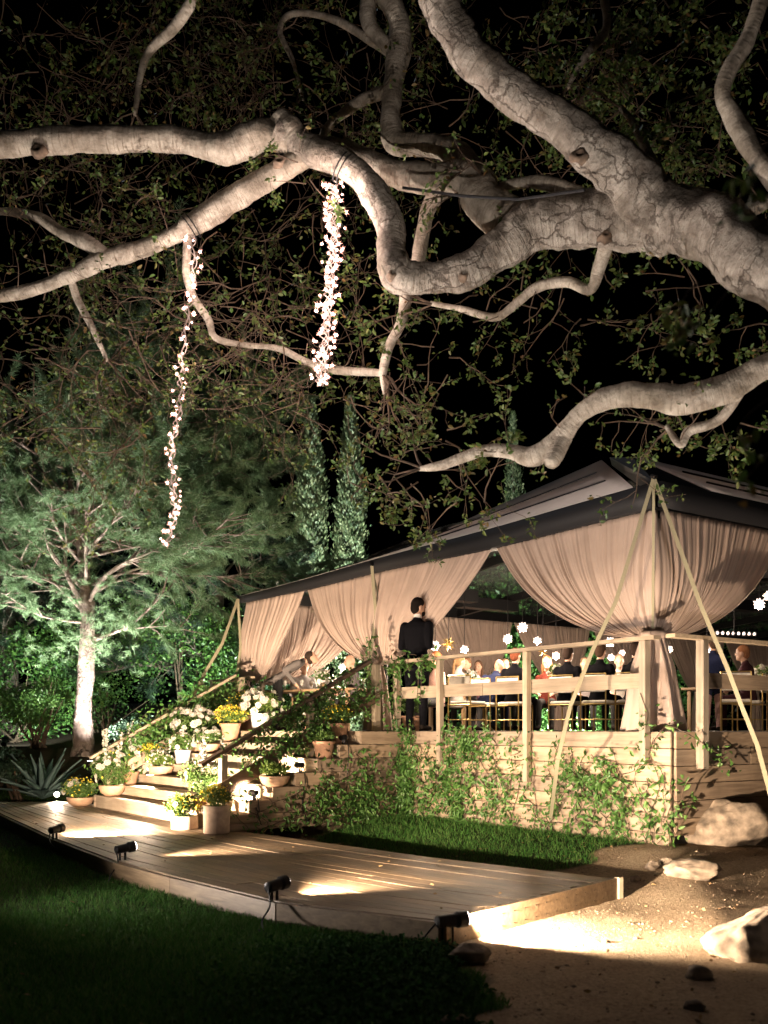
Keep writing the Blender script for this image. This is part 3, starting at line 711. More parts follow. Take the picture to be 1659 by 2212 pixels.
curtain('farthest back curtain at the right edge, behind the chandelier bulbs', (TS1 - .1, -16.5), (TS1 - .1, -15.15), (TS1 - .1, -17.7), (-1, 0), seed=9)

# ------------------------------------------------------------------ lamps
def rot_to(d):
    return Vector(d).to_track_quat('Y', 'Z').to_matrix().to_4x4()
def spot_fixture(label, pos, target, watts, size=80, blend=.7, col=(1., .80, .60), r=.055, L=.20, stand=.12, group=None, cable=None, name='spotlight', lensm=None, soft=.03):
    pos = Vector(pos); target = Vector(target)
    root = thing(name, label, 'spotlight', pos, 0, group)
    h = Vector((0, 0, stand)); d = (target - (pos + h)).normalized(); Mx = Matrix.Translation(h) @ rot_to(d)
    def lathe_y(prof, n=20):
        mb = MB(); mb.lathe(prof, n); return mb.xf(Mx @ Matrix.Rotation(-pi / 2, 4, 'X'))
    mb = lathe_y([(r * .35, -L * .55), (r * .75, -L * .5), (r * .8, -L * .1), (r * .8, L * .1), (r, L * .2), (r, L * .5), (r * .93, L * .5), (r * .85, L * .3)])
    mb.build('housing', M['metal_black'], root, smooth=False)
    mb = lathe_y([(r * .9, L * .46), (r * .9, L * .53), (r * .7, L * .57), (r * .3, L * .585)]); mb.build('lens', lensm or M['lens'], root)
    mb = MB()
    for q in (-.28, .02): 
        c = Mx @ Vector((0, L * q, 0)); mb.bar(c + Vector((0, 0, -r * .7)), (c.x, c.y, .0), .016, .022, (1, 0, 0))
    mb.build('bracket', M['metal_black'], root)
    if cable:
        a = Mx @ Vector((0, -L * .5, 0)); pts = [a] + [Vector(q) - pos for q in cable]; sp = smooth_path(pts, 6)
        mb = MB(); mb.tube(sp, .007, 6); mb.build('cable', M['metal_black'], root, smooth=True)
    ld = bpy.data.lights.new('lamp', 'SPOT'); ld.energy = watts; ld.color = col; ld.spot_size = R(size); ld.spot_blend = blend; ld.shadow_soft_size = soft
    lo = bpy.data.objects.new('lamp', ld); COL.objects.link(lo); lo.parent = root
    lo.location = h + d * (L * .585 + .02); lo.rotation_euler = d.to_track_quat('-Z', 'Y').to_euler()
    return root
def smooth_path(pts, k=5):
    pts = [Vector(p) for p in pts]; out = []
    for i in range(len(pts) - 1):
        p0 = pts[max(i - 1, 0)]; p1 = pts[i]; p2 = pts[i + 1]; p3 = pts[min(i + 2, len(pts) - 1)]
        for j in range(k):
            t = j / k; out.append(.5 * ((2 * p1) + (p2 - p0) * t + (2 * p0 - 5 * p1 + 4 * p2 - p3) * t * t + (3 * p1 - p0 - 3 * p2 + p3) * t ** 3))
    out.append(pts[-1]); return out
WARM = (1., .75, .53)
G1 = 'black spotlights along the boardwalk edge'
A_ = on(122, 1812, DZ); B_ = on(270, 1857, DZ); C_ = on(598, 1944, DZ); D_ = on(975, 2050, -.30)
def cab(p, dx, dy, l=.6):
    q = Vector(p); return [(q.x - .04, q.y - .12, DZ - .02), (q.x - .06 + dx * .3, q.y - .18, DZ - .12), (q.x + dx * .6, q.y - .2 + dy * .5, -.25), (q.x + dx, q.y + dy, -.25)]
spot_fixture('small black spotlight on the boardwalk edge, nearest the stairs', A_, SF(2.0, 2.2, .30), 2600, 112, 1., WARM, group=G1, cable=cab(A_, .5, -.5))
spot_fixture('black spotlight in the middle of the boardwalk edge', B_, SF(-1.3, .0, .62), 1050, 62, 1., WARM, group=G1, cable=cab(B_, -.1, -.4))
spot_fixture('black spotlight on the boardwalk edge lighting a bright wedge of planks', C_, SF(-3.3, .0, .55), 1100, 78, 1., WARM, group=G1, cable=cab(C_, -.1, -.35))
spot_fixture('black floodlight lying on the ground at the boardwalk end', D_, Vector((3.1, 8.2, -.02)), 1500, 116, .8, WARM, r=.058, L=.23, stand=.20, group=G1, cable=[(D_.x - .2, D_.y - .05, -.22), (D_.x - .1, D_.y + .3, -.22)])
# spots at the outer ends of the steps, shining across them
G2 = 'small black spotlights on the stairs'
for k, lab in ((1, 'lowest small black spotlight on the outer end of the stairs'), (3, 'middle small black spotlight on the stairs beside a shallow bowl'), (5, 'topmost small black spotlight on the stairs beside a terracotta pot')):
    n_ = N0 - k * TR - .17; z_ = STEPZ[k]
    spot_fixture(lab, SF(.10, n_ + .05, z_), SF(2.6, n_ + .25, z_ + .02), 380, 130, .7, WARM, r=.045, L=.15, stand=.10, group=G2,
                 cable=[SF(-.02, n_ + .05, z_ + .03), SF(-.07, n_ + .06, z_ - .15), SF(-.06, n_ + .1, .2), SF(-.3, n_ + .15, .0)])
for k, lab in ((2, 'small spotlight among white flowers at the far left of the stairs'), (4, 'small spotlight high on the far left of the stairs')):
    n_ = N0 - k * TR - .17; z_ = STEPZ[k]
    spot_fixture(lab, SF(4.55, n_ + .1, z_), SF(2.6, n_ + .4, z_ + .10), 480, 140, .7, WARM, r=.04, L=.13, stand=.10, group=G2)
# garden uplights
COOL = (.95, .92, .93); GREENW = (.86, .97, .86)
pu = at(196, 1606, 20.1); pu.z = float(ground_h(pu.x, pu.y)) + .02
spot_fixture('uplight glowing at the foot of the pine tree', pu, at(225, 1100, 20.9), 1700, 116, 1., (1., .94, .90), r=.08, L=.22, stand=.14, name='uplight', soft=.08)
cu = Vector((-5.4, 28.2, 0)); cu.z = float(ground_h(cu.x, cu.y))
def ground_pt(x, y, dz=0.): return Vector((x, y, float(ground_h(x, y)) + dz))
spot_fixture('added uplight out of view in the bed, brightening the pine crown', ground_pt(-8.8, 18.7), at(215, 1190, 21.0), 2900, 66, 1., (1., 1., .88), r=.08, L=.22, stand=.14, name='uplight', soft=.08)  # extra lamp, added to light the crown while sparing the trunk base
spot_fixture('added uplight beside the far stair rail, brightening the pine crown', ground_pt(-4.6, 18.9, .1), at(280, 1130, 21.0), 1700, 80, 1., (1., 1., .88), r=.08, L=.22, stand=.14, name='uplight', soft=.08)  # another added lamp, lifting the right part of the crown
G3 = 'garden uplights hidden in the planting'
spot_fixture('uplight in front of the pair of cypress trees', ground_pt(-1.75, 26.2), (-1.9, 30.2, 4.2), 12500, 75, .6, GREENW, r=.09, L=.25, group=G3, name='uplight', soft=.08)
spot_fixture('uplight washing the left part of the hedge', ground_pt(-8.4, 22.0), (-8.8, 24.6, 2.5), 800, 110, .8, GREENW, r=.08, L=.22, group=G3, name='uplight', soft=.08)
spot_fixture('uplight washing the hedge left of the tent', ground_pt(-4.5, 22.4), (-4.4, 24.6, 2.6), 800, 110, .8, GREENW, r=.08, L=.22, group=G3, name='uplight', soft=.08)
spot_fixture('uplight under the shrubs beyond the tent', ground_pt(5.0, 26.5), (5.2, 30.5, 4.5), 7500, 110, .8, GREENW, r=.09, L=.25, group=G3, name='uplight', soft=.08)
spot_fixture('uplight at the lone distant cypress', ground_pt(4.2, 36.0), (5.2, 40, 9.5), 2000, 60, .6, GREENW, r=.09, L=.25, group=G3, name='uplight', soft=.08)
G4 = 'floodlights under the oak'
spot_fixture('floodlight on the lawn left of the picture, under the oak limbs', ground_pt(-4.1, 8.2), (-.2, 8.7, 4.6), 1250, 147, 1., (1., .87, .77), r=.10, L=.25, stand=.18, group=G4, name='floodlight', soft=.10)
spot_fixture('floodlight low on the front lawn below the picture, under the oak limbs', ground_pt(-.6, 3.45), (.4, 8.6, 5.2), 360, 74, 1., (1., .87, .77), r=.10, L=.25, stand=.18, group=G4, name='floodlight', soft=.10)
spot_fixture('floodlight on the path right of the picture, under the oak trunk', ground_pt(3.3, 5.6), (2.9, 9.6, 4.6), 300, 100, 1., (1., .87, .77), r=.10, L=.25, stand=.18, group=G4, name='floodlight', soft=.10)
spot_fixture('spotlight at the far left end of the boardwalk, out of the picture', SF(7.0, 2.9, DZ), SF(4.8, 3.3, DZ + .1), 120, 70, .6, WARM, group=G1)

# ------------------------------------------------------------------ the oak
oak = thing('oak_tree', 'old spreading oak with pale twisting limbs across the top', 'tree', (5.2, 7.0, float(ground_h(5.2, 7.0))))
OO = Vector(oak.location)
def limb_mesh(name, pts, rad, n=18, seed=0):
    """tapered wobbling limb with UVs: u round, v along in metres"""
    pts4 = [Vector((*p, r)) if False else (Vector(p), r) for p, r in zip(pts, rad)]
    K_ = 14 if max(rad) > .1 else 8; P = smooth_path([p for p, r in pts4], K_); Rr = [max(.004, v.x) for v in smooth_path([Vector((r, 0, 0)) for p, r in pts4], K_)]
    m_ = len(P); prev = None; V = []; UV = []; s_len = 0
    for i in range(m_):
        t = (P[min(i + 1, m_ - 1)] - P[max(i - 1, 0)]).normalized()
        if prev is None:
            u = t.cross(Vector((.31, .17, .93))); u.normalize()
        else:
            u = prev - t * prev.dot(t); u.normalize()
        prev = u; w = t.cross(u)
        if i: s_len += (P[i] - P[i - 1]).length
        for k in range(n + 1):
            a = 2 * pi * k / n; dr = u * cos(a) + w * sin(a)
            q = P[i] + dr * Rr[i]
            nz = mnoise.noise(q * 2.6 + Vector((seed, 0, 0))) * .24 + mnoise.noise(q * 6.5) * .13 + mnoise.noise(q * 17) * .06 + mnoise.noise(q * 38) * .03
            V.append(P[i] + dr * Rr[i] * (1 + nz)); UV.append((k / n, s_len))
    fs = [(i * (n + 1) + k, i * (n + 1) + k + 1, (i + 1) * (n + 1) + k + 1, (i + 1) * (n + 1) + k) for i in range(m_ - 1) for k in range(n)]
    # rounded end cap
    c = len(V); V.append(P[-1] + (P[-1] - P[-2]).normalized() * Rr[-1] * .35); UV.append((.5, s_len))
    e = (m_ - 1) * (n + 1); fs += [(e + k, e + k + 1, c) for k in range(n)]
    me = bpy.data.meshes.new(name); me.from_pydata([tuple(v) for v in V], [], fs); me.update()
    uvl = me.uv_layers.new(name='UVMap'); li = np.zeros(len(me.loops), np.int32); me.loops.foreach_get('vertex_index', li)
    uvl.data.foreach_set('uv', np.array(UV, np.float32)[li].ravel()); return me, P, Rr
limb_paths = []
def limb(pts, parent=oak, mat=None, seed=None, name='limb', o=None):
    o = OO if o is None else o
    W = [at(p[0], p[1], p[3]) - o for p in pts]; r = [p[2] * p[3] / FOC for p in pts]
    me, P, Rr = limb_mesh(name, W, r, 34 if max(r) > .1 else 14, random.random() * 50 if seed is None else seed)
    link(name, me, mat or M['oak_bark' if max(r) > .21 else 'oak_bark_smooth'], parent, smooth=True)
    limb_paths.append(([p + o for p in P], Rr)); return P, Rr
mb = MB()
tp = [Vector((0, 0, -.3)), Vector((-.02, 0, .5)), Vector((.05, .1, 1.8)), Vector((-.1, .2, 3.0)), at(1900, 780, 7.0) - OO, at(1760, 655, 7.1) - OO]
me, P_, R_ = limb_mesh('trunk', tp, [.62, .50, .42, .38, .35, .30], 24, 3.); link('trunk', me, M['oak_bark'], oak, smooth=True)
limb([(1900, 780, 78, 7.0), (1760, 650, 75, 7.1), (1650, 562, 71, 7.3), (1540, 500, 66, 7.6), (1440, 470, 65, 7.9), (1350, 468, 56, 8.15), (1290, 470, 47, 8.3)])
limb([(1480, 500, 55, 7.8), (1405, 440, 60, 7.85), (1340, 372, 55, 7.8), (1275, 320, 48, 7.75), (1190, 250, 43, 7.7), (1100, 190, 40, 7.7), (1025, 125, 42, 7.7), (972, 50, 40, 7.7), (935, -40, 36, 7.7), (900, -160, 33, 7.7)])
limb([(1400, 470, 66, 8.0), (1320, 474, 60, 8.15), (1240, 476, 54, 8.25), (1150, 490, 50, 8.35), (1085, 535, 44, 8.4), (1010, 582, 37, 8.45), (930, 600, 34, 8.5), (868, 592, 37, 8.5), (848, 545, 34, 8.55), (846, 490, 31, 8.6), (815, 425, 31, 8.65), (755, 362, 30, 8.7), (690, 330, 30, 8.75), (640, 303, 30, 8.8), (600, 285, 31, 8.8)])
limb([(885, 580, 34, 8.48), (845, 590, 32, 8.5), (828, 596, 26, 8.5)])
limb([(640, 305, 29, 8.8), (618, 275, 29, 8.8), (602, 252, 26, 8.8)])
limb([(630, 300, 28, 8.8), (565, 288, 32, 8.85), (505, 318, 31, 8.9), (455, 322, 28, 8.9), (390, 302, 27, 8.95), (280, 302, 26, 9.0), (150, 302, 27, 9.0), (30, 310, 28, 9.0), (-120, 322, 27, 9.0), (-300, 320, 24, 9.0)])
limb([(675, 330, 22, 8.8), (625, 358, 24, 8.9), (560, 398, 25, 9.0), (495, 436, 25, 9.05), (440, 470, 25, 9.1), (398, 496, 19, 9.1), (345, 522, 18, 9.15), (285, 543, 18, 9.2), (225, 560, 18, 9.2), (150, 596, 16, 9.25), (65, 626, 13, 9.3), (-40, 645, 12, 9.3), (-200, 660, 9, 9.3)])
limb([(235, 556, 17, 9.2), (185, 522, 15, 9.2), (130, 500, 13, 9.3), (85, 470, 10, 9.4), (30, 458, 8, 9.5), (-40, 455, 7, 9.5)])
limb([(425, 480, 22, 9.1), (404, 488, 23, 9.1), (392, 484, 21, 9.1)], name='cut_stub')
limb([(406, 495, 9, 9.1), (404, 540, 9, 9.1), (403, 590, 8, 9.1), (417, 640, 8, 9.1), (450, 690, 8, 9.15), (466, 730, 7, 9.2), (530, 745, 6, 9.3), (600, 752, 7, 9.4), (660, 780, 8, 9.4), (720, 798, 8, 9.4), (790, 803, 8, 9.3), (830, 806, 7, 9.2)])
limb([(1180, 488, 44, 8.4), (1110, 478, 46, 8.55), (1050, 440, 44, 8.65), (1022, 395, 38, 8.7), (985, 380, 34, 8.75), (920, 386, 30, 8.85), (850, 372, 27, 8.95), (780, 345, 26, 9.0), (700, 322, 24, 9.1), (640, 318, 20, 9.1)])
limb([(1040, 410, 36, 8.8), (1005, 350, 30, 8.95), (960, 318, 26, 9.05), (900, 312, 22, 9.15), (856, 306, 24, 9.2), (845, 260, 23, 9.2), (848, 190, 23, 9.2), (862, 110, 24, 9.2), (858, 40, 23, 9.2), (820, -30, 22, 9.2), (780, -120, 20, 9.2)])
limb([(866, 120, 17, 9.2), (815, 78, 16, 9.2), (795, 40, 17, 9.2), (800, -30, 16, 9.2)])
limb([(840, 108, 12, 9.3), (790, 80, 10, 9.3), (730, 45, 8, 9.35), (665, 28, 7, 9.4), (620, 34, 7, 9.4), (605, 70, 6, 9.4), (632, 130, 5, 9.4), (655, 215, 3, 9.4)])
limb([(838, 195, 13, 9.2), (780, 218, 12, 9.25), (735, 250, 10, 9.3), (703, 280, 9, 9.3), (697, 310, 8, 9.3)])
limb([(968, 400, 18, 8.95), (930, 440, 17, 9.05), (916, 490, 15, 9.1), (903, 560, 14, 9.15), (880, 620, 13, 9.15), (868, 690, 12, 9.15), (842, 745, 10, 9.2), (828, 800, 8, 9.2), (830, 850, 4, 9.2)])
limb([(1312, 520, 16, 8.2), (1295, 575, 14, 8.3), (1274, 625, 12, 8.4), (1225, 608, 10, 8.5), (1160, 620, 11, 8.6), (1115, 655, 10, 8.7), (1070, 685, 9, 8.8), (1000, 668, 7, 8.9), (930, 655, 5, 9.0)])
limb([(1900, 700, 40, 6.9), (1760, 770, 32, 7.0), (1650, 795, 27, 7.1), (1570, 838, 30, 7.2), (1470, 862, 30, 7.3), (1390, 853, 28, 7.4), (1310, 862, 26, 7.5), (1250, 895, 22, 7.6), (1205, 950, 23, 7.7), (1150, 985, 19, 7.8), (1100, 975, 13, 7.9), (1040, 975, 11, 8.0), (960, 1003, 10, 8.1), (905, 1012, 5, 8.2)])
limb([(1215, 945, 22, 7.7), (1198, 985, 20, 7.65), (1188, 1002, 17, 7.62)], name='cut_stub')
limb([(1700, 420, 22, 7.2), (1640, 345, 22, 7.3), (1600, 280, 22, 7.4), (1562, 210, 19, 7.4), (1575, 150, 19, 7.4), (1612, 90, 17, 7.4), (1640, 10, 15, 7.4), (1660, -60, 14, 7.4)])
limb([(1460, 470, 24, 7.95), (1540, 440, 17, 8.2), (1600, 460, 15, 8.3), (1680, 420, 13, 8.3)])
limb([(1420, 440, 16, 8.1), (1430, 390, 12, 8.3), (1400, 330, 10, 8.5), (1370, 270, 8, 8.7), (1340, 230, 5, 8.8)])
limb([(1260, 420, 14, 8.2), (1180, 395, 13, 8.4), (1120, 395, 12, 8.6), (1075, 405, 9, 8.7)])
limb([(430, -60, 13, 8.8), (412, 5, 12, 8.8), (375, 60, 10, 8.9), (322, 112, 9, 9.0), (302, 170, 7, 9.1), (292, 250, 4, 9.2)])
limb([(1300, -30, 10, 9), (1310, 60, 9, 9), (1265, 120, 8, 9), (1225, 190, 5, 9)])
limb([(150, 585, 9, 9.3), (165, 640, 9, 9.4), (200, 710, 7, 9.4), (232, 780, 4, 9.5)])
limb([(1640, 780, 12, 7.2), (1560, 900, 11, 7.5), (1490, 930, 10, 7.6), (1470, 960, 8, 7.6), (1440, 920, 5, 7.7)])
for (x_, y_, Z_, r_) in ((1252, 332, 7.50, .026), (851, 588, 8.36, .020), (1003, 590, 8.33, .018), (603, 345, 8.80, .024), (80, 320, 8.9, .026), (1310, 505, 7.99, .02)):
    c_ = at(x_, y_, Z_) - OO; mb = MB(); mb.lathe([(r_ * 2.2, -.05), (r_ * 1.7, .0), (r_ * 1.1, .012), (r_ * .75, .004), (r_ * .5, -.015), (.001, -.03)], 16)
    mb.v = [tuple(Vector(p) * (1 + .5 * mnoise.noise(Vector(p) * 30 + Vector((x_, 0, 0))))) for p in mb.v]
    mb.xf(Matrix.Translation(c_) @ Matrix.Rotation(R(80), 4, 'X') @ Matrix.Scale(1.4, 4, (1, .3, 0))); mb.build('knot', M['knot'], oak, smooth=True)
# twigs and leaves grow from these sprays
TA, TB, TRa, TRb, LP, LD, LL = [], [], [], [], [], [], []
def spray(p, d, length, r, depth, leafy, droop=.25, ls=.05):
    n = max(3, int(length / .11)); st = length / n; p = Vector(p); d = Vector(d).normalized()
    for i in range(n):
        d2 = (d + Vector((random.gauss(0, .26), random.gauss(0, .26), random.gauss(0, .22) - droop * .12))).normalized()
        q = p + d2 * st; r2 = r * (1 - .75 * (i + 1) / n)
        TA.append(tuple(p)); TB.append(tuple(q)); TRa.append(max(r * (1 - .75 * i / n), .0022)); TRb.append(max(r2, .002))
        if depth > 0 and i > 0 and random.random() < .75:
            dd = (d2 + Vector((random.gauss(0, .8), random.gauss(0, .8), random.gauss(0, .7)))).normalized()
            spray(q, dd, length * random.uniform(.3, .6), r2 * .7, depth - 1, leafy, droop, ls)
        if depth == 0 or i > n * .55:
            for _ in range(int(rng.poisson(leafy * 1.9))):
                LP.append(tuple(q + Vector((random.gauss(0, .02), random.gauss(0, .02), random.gauss(0, .02)))))
                LD.append(tuple(d2 * .5 + Vector((random.gauss(0, .8), random.gauss(0, .8), random.gauss(-.1, .6))))); LL.append(ls * random.uniform(.6, 1.3))
        p, d = q, d2
random.seed(5)
def region(n, x0, x1, y0, y1, Z0, Z1, length, leafy, dirx=0., diry=0., depth=2, r=.008, ls=.05):
    for _ in range(n):
        p = at(random.uniform(x0, x1), random.uniform(y0, y1), random.uniform(Z0, Z1)) - OO
        a = random.uniform(0, 2 * pi); d = Vector((cos(a) + dirx, random.gauss(0, .5), sin(a) * .8 - diry))
        spray(p, d, length * random.uniform(.6, 1.3), r, depth, leafy, ls=ls)
random.seed(5)
region(44, -60, 520, 640, 900, 9.2, 10.6, .95, .75, .2, .3)      # brown twig mass, left
region(20, 430, 760, 430, 760, 9.2, 10.4, .9, .55, -.1, .5)
region(9, 500, 620, 640, 780, 9.2, 10.0, .8, .12, .2, .8)
region(14, 180, 420, 380, 520, 9.2, 10.2, .7, 1.4)
region(18, -40, 420, 330, 480, 9.5, 11, .8, .9)
region(30, -60, 620, -40, 230, 9.5, 11.5, 1.1, .3, 0, .5)        # upper left bare twigs
region(14, 600, 830, 60, 300, 9.5, 11, .9, .5, 0, .4)
region(12, 900, 1250, -20, 300, 9.6, 11, .9, .5, 0, .3)
region(75, 1150, 1700, -40, 430, 8.6, 11.5, .8, 1.9, ls=.06)
region(40, -60, 900, -40, 330, 10.5, 13, 1.0, 1.1, ls=.06)
region(34, 0, 880, 380, 760, 10.5, 12.5, .8, 1.2, ls=.06)     # green crown, right
region(16, 900, 1330, 620, 760, 8.8, 10, .55, 1.7)
region(10, 780, 980, 640, 860, 9.2, 10, .6, 1.5)
region(10, 860, 1060, 860, 1120, 8.2, 8.9, .6, 2.0, -.1, .2)
region(6, 760, 900, 1000, 1110, 8.6, 9.2, .5, 1.5, -.2, .3)
region(22, 1350, 1700, 560, 860, 7.6, 9.4, .55, 2.2)
region(5, 1480, 1700, 880, 980, 7.6, 8.4, .35, 2.0)
region(7, 560, 820, 770, 900, 9.3, 10.2, .55, .8, 0, .4)
region(8, 20, 330, 860, 960, 9.3, 10.2, .6, .8, 0, .4)
region(3, 640, 680, 340, 400, 8.6, 8.8, .3, 2.5, ls=.045)
for P, Rr in limb_paths:                                          # small shoots off the limbs
    for i in range(4, len(P), 7):
        if Rr[i] < .09 and random.random() < .6: spray(P[i] - OO, (random.gauss(0, 1), random.gauss(0, .6), random.gauss(0, 1)), random.uniform(.2, .5), .006, 1, .9)
for P, Rr in limb_paths:                                          # forked ends of the thinner limbs
    if Rr[-1] < .05:
        d_ = (P[-1] - P[-3]).normalized()
        for k in range(4): spray(P[-1] - d_ * .03 - OO, d_ + Vector((random.gauss(0, .5), random.gauss(0, .4), random.gauss(0, .5))), random.uniform(.35, .75), max(.005, Rr[-1] * .6), 2, .8)
# leaves hanging close to the camera (out of focus)
for (x_, y_, Z_) in ((1650, 310, 2.6), (1470, 650, 3.4), (1530, 670, 3.2), (1650, 880, 2.9), (1655, 980, 3.0)):
    p = at(x_ + 40, y_ - 40, Z_) - OO; spray(p, (-.6, .2, -.5), .16, .004, 1, 1.3, ls=.042)
link('twigs', seg_mesh('twigs', TA, TB, np.array(TRa), np.array(TRb), 4), M['twig'], oak, kind='stuff')
link('leaves', leaf_mesh('leaves', LP, LD, LL, .55, None, 2), M['oak_leaf'], oak, kind='stuff')
print('oak segs', len(TA), 'leaves', len(LP))
# dark strap tied between two limbs
mb = MB(); mb.tube([at(870, 405, 8.55), at(1000, 423, 8.3), at(1120, 430, 8.1), at(1262, 410, 7.65)], .012, 6)
tag(mb.build('rope', M['black']), 'thin black rope strung between two oak limbs', 'rope')

# ------------------------------------------------------------------ fairy-light strands
def bulb_mesh():
    mb = MB(); mb.lathe([(.003, -.015), (.009, -.010), (.011, 0), (.008, .011), (.001, .018)], 8)
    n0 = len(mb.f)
    for k in range(10):  # glowing spikes that give each bulb a lens starburst as solid shape
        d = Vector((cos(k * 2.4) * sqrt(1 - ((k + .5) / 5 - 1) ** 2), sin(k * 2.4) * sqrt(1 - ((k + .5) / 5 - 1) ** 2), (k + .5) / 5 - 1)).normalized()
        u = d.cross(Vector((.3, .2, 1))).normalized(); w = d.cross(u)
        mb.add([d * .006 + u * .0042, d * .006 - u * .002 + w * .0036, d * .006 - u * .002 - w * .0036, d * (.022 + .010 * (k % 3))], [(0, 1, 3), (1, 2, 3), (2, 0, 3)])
    me = mb.mesh('bulb'); me.materials.append(M['bulb']); me.materials.append(M['flare_spike'])
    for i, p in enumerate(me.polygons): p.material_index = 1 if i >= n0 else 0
    return me
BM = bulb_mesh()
def strand(label, pts, n, spread, loops):
    pts = smooth_path(pts, 14); top = pts[0]; root = thing('fairy_lights', label, 'string lights', top, 0, 'strands of fairy lights hanging from the oak')
    mb = MB(); rs = random.Random(n)
    for k in range(loops):
        ph = rs.uniform(0, 6.28); a = rs.uniform(.3, 1.) * spread * .45
        mb.tube([p - top + Vector((a * cos(ph + i * .9), a * sin(ph + i * .9), 0)) for i, p in enumerate(pts)], .0045, 5)
    mb.build('wire', M['wire'], root, smooth=True)
    tot = len(pts) - 1
    for i in range(n):
        f = (i + rs.random() * .9) / n * tot; j = min(int(f), tot - 1); p = pts[j].lerp(pts[j + 1], f - j)
        a = rs.uniform(0, 6.28); q = spread * rs.uniform(.35, 1.)
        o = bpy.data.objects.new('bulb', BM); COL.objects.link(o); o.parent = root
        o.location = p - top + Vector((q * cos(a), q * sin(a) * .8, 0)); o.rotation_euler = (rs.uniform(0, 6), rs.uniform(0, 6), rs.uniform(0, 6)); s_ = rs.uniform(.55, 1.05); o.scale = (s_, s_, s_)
    for f in (.12, .37, .62, .87):
        ld = bpy.data.lights.new('glow', 'POINT'); ld.energy = n * .075; ld.color = (1., .76, .66); ld.shadow_soft_size = .12; lo = bpy.data.objects.new('glow', ld); COL.objects.link(lo); lo.parent = root; lo.location = pts[int(f * tot)] - top + Vector((0, -.16, 0))
    return root
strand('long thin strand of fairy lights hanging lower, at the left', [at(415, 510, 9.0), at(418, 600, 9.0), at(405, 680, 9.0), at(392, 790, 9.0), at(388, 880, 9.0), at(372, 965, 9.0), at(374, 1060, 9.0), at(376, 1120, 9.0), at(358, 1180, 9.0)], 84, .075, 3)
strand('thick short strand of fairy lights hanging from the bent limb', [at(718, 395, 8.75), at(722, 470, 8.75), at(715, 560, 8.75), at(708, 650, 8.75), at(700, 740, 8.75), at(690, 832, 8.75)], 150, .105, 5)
for (x_, y_, Z_, rr) in ((408, 492, 9.1, .115), (738, 360, 8.7, .135)):
    mb = MB(); c = at(x_, y_, Z_); ax = Vector((.82, 0, -.57)) if x_ > 600 else Vector((.8, 0, .6)); u = Vector((0, 1, 0)); w = ax.cross(u)
    for dd in (0, .04):
        mb.tube([c + ax * dd + (u * cos(a) + w * sin(a)) * rr for a in np.linspace(0, 2 * pi, 25)], .006, 5)
    tag(mb.build('tie_wire', M['black']), 'dark wire loop tied round the oak limb above the %s strand' % ('thin' if x_ < 600 else 'thick'), 'wire')

# ------------------------------------------------------------------ background trees and shrubs
def cloud(c, r, n, shell=.55):
    """points in an uneven ellipsoid, denser towards the outside"""
    d = rdir(n); k = rng.uniform(shell, 1, n) ** .7
    lump = 1 + .22 * np.sin(d[:, 0] * 5 + c[0]) * np.sin(d[:, 2] * 6 + c[1]) + .15 * np.sin(d[:, 1] * 9 + d[:, 2] * 7)
    return np.array(c) + d * np.array(r) * (k * lump)[:, None], d
def bush(name, label, cat, c, r, n, leaf, mat, group=None, parts=1, stems=True, clumps=14):
    x, y, z = c; base = Vector((x, y, float(ground_h(x, y)))); root = thing(name, label, cat, base, 0, group)
    P, D = [], []
    for k in range(clumps):
        d = rdir(1)[0]; q = np.array([d[0] * r[0] * .72, d[1] * r[1] * .72, z - base.z + d[2] * r[2] * .72]); sz = rng.uniform(.28, .5)
        p, dd = cloud(q, np.array(r) * sz, n // clumps, .3); P.append(p); D.append(dd)
    P = np.concatenate(P); D = np.concatenate(D); k = P[:, 2] > .03; P, D = P[k], D[k]
    link('leaves', leaf_mesh('leaves', P, D * .6 + rdir(len(P)), leaf * rng.uniform(.6, 1.3, len(P)), .6, D, 1), mat, root, kind='stuff')
    if stems:
        A = np.zeros((10, 3)); A[:, :2] = rng.normal(0, .08, (10, 2)); B = P[rng.integers(0, len(P), 10)]
        link('stems', seg_mesh('stems', A, B, .03, .008, 5), M['twig'], root, kind='stuff')
    return root
# hedge behind: separate big shrubs one beside the other
HG = 'tall shrubs making the hedge'
hx = [(-11.6, 25.2, 'far left end of the hedge, half out of the picture'), (-9.2, 24.9, 'glowing bright green left of the pine trunk'), (-7.0, 24.8, 'dark between the pine trunk and the glowing shrub'),
      (-5.0, 24.6, 'behind the far stair handrail, lit pale green'), (-3.2, 24.8, 'lit at its foot beside the far tent strap'), (-1.4, 25.6, 'dark behind the far tent corner')]
for i, (x, y, w) in enumerate(hx):
    bush('hedge_shrub', 'tall leafy hedge shrub ' + w, 'shrub', (x, y, float(ground_h(x, y)) + 1.75), (1.7, 1.1, 2.0), 7500, .09, M['hedge_leaf'], HG)
bush('hedge_shrub', 'tall leafy hedge shrub seen in the gap between two back curtains', 'shrub', (4.2, 27.5, 1.6), (2.6, 1.2, 2.0), 5200, .11, M['hedge_leaf'], HG)
bush('clipped_hedge', 'clipped flat-topped dark hedge behind the agave', 'hedge', (-7.55, 21.6, 1.85), (.95, .6, .55), 7000, .06, M['hedge_leaf'])
for (x, y, z, r, n, w) in ((3.9, 31, 3.5, (2.3, 1.4, 3.0), 7000, 'seen through the clear roof beyond the tent'), (6.9, 32, 3.9, (2.6, 1.8, 3.4), 7000, 'farther right, seen through the tent roof'), (10.5, 33, 4.0, (3, 1.8, 3.6), 5000, 'at the right edge beyond the tent')):
    bush('garden_tree', 'bushy pale green tree ' + w, 'tree', (x, y, z), r, n, .16, M['hedge_leaf'], 'bushy trees behind the tent')
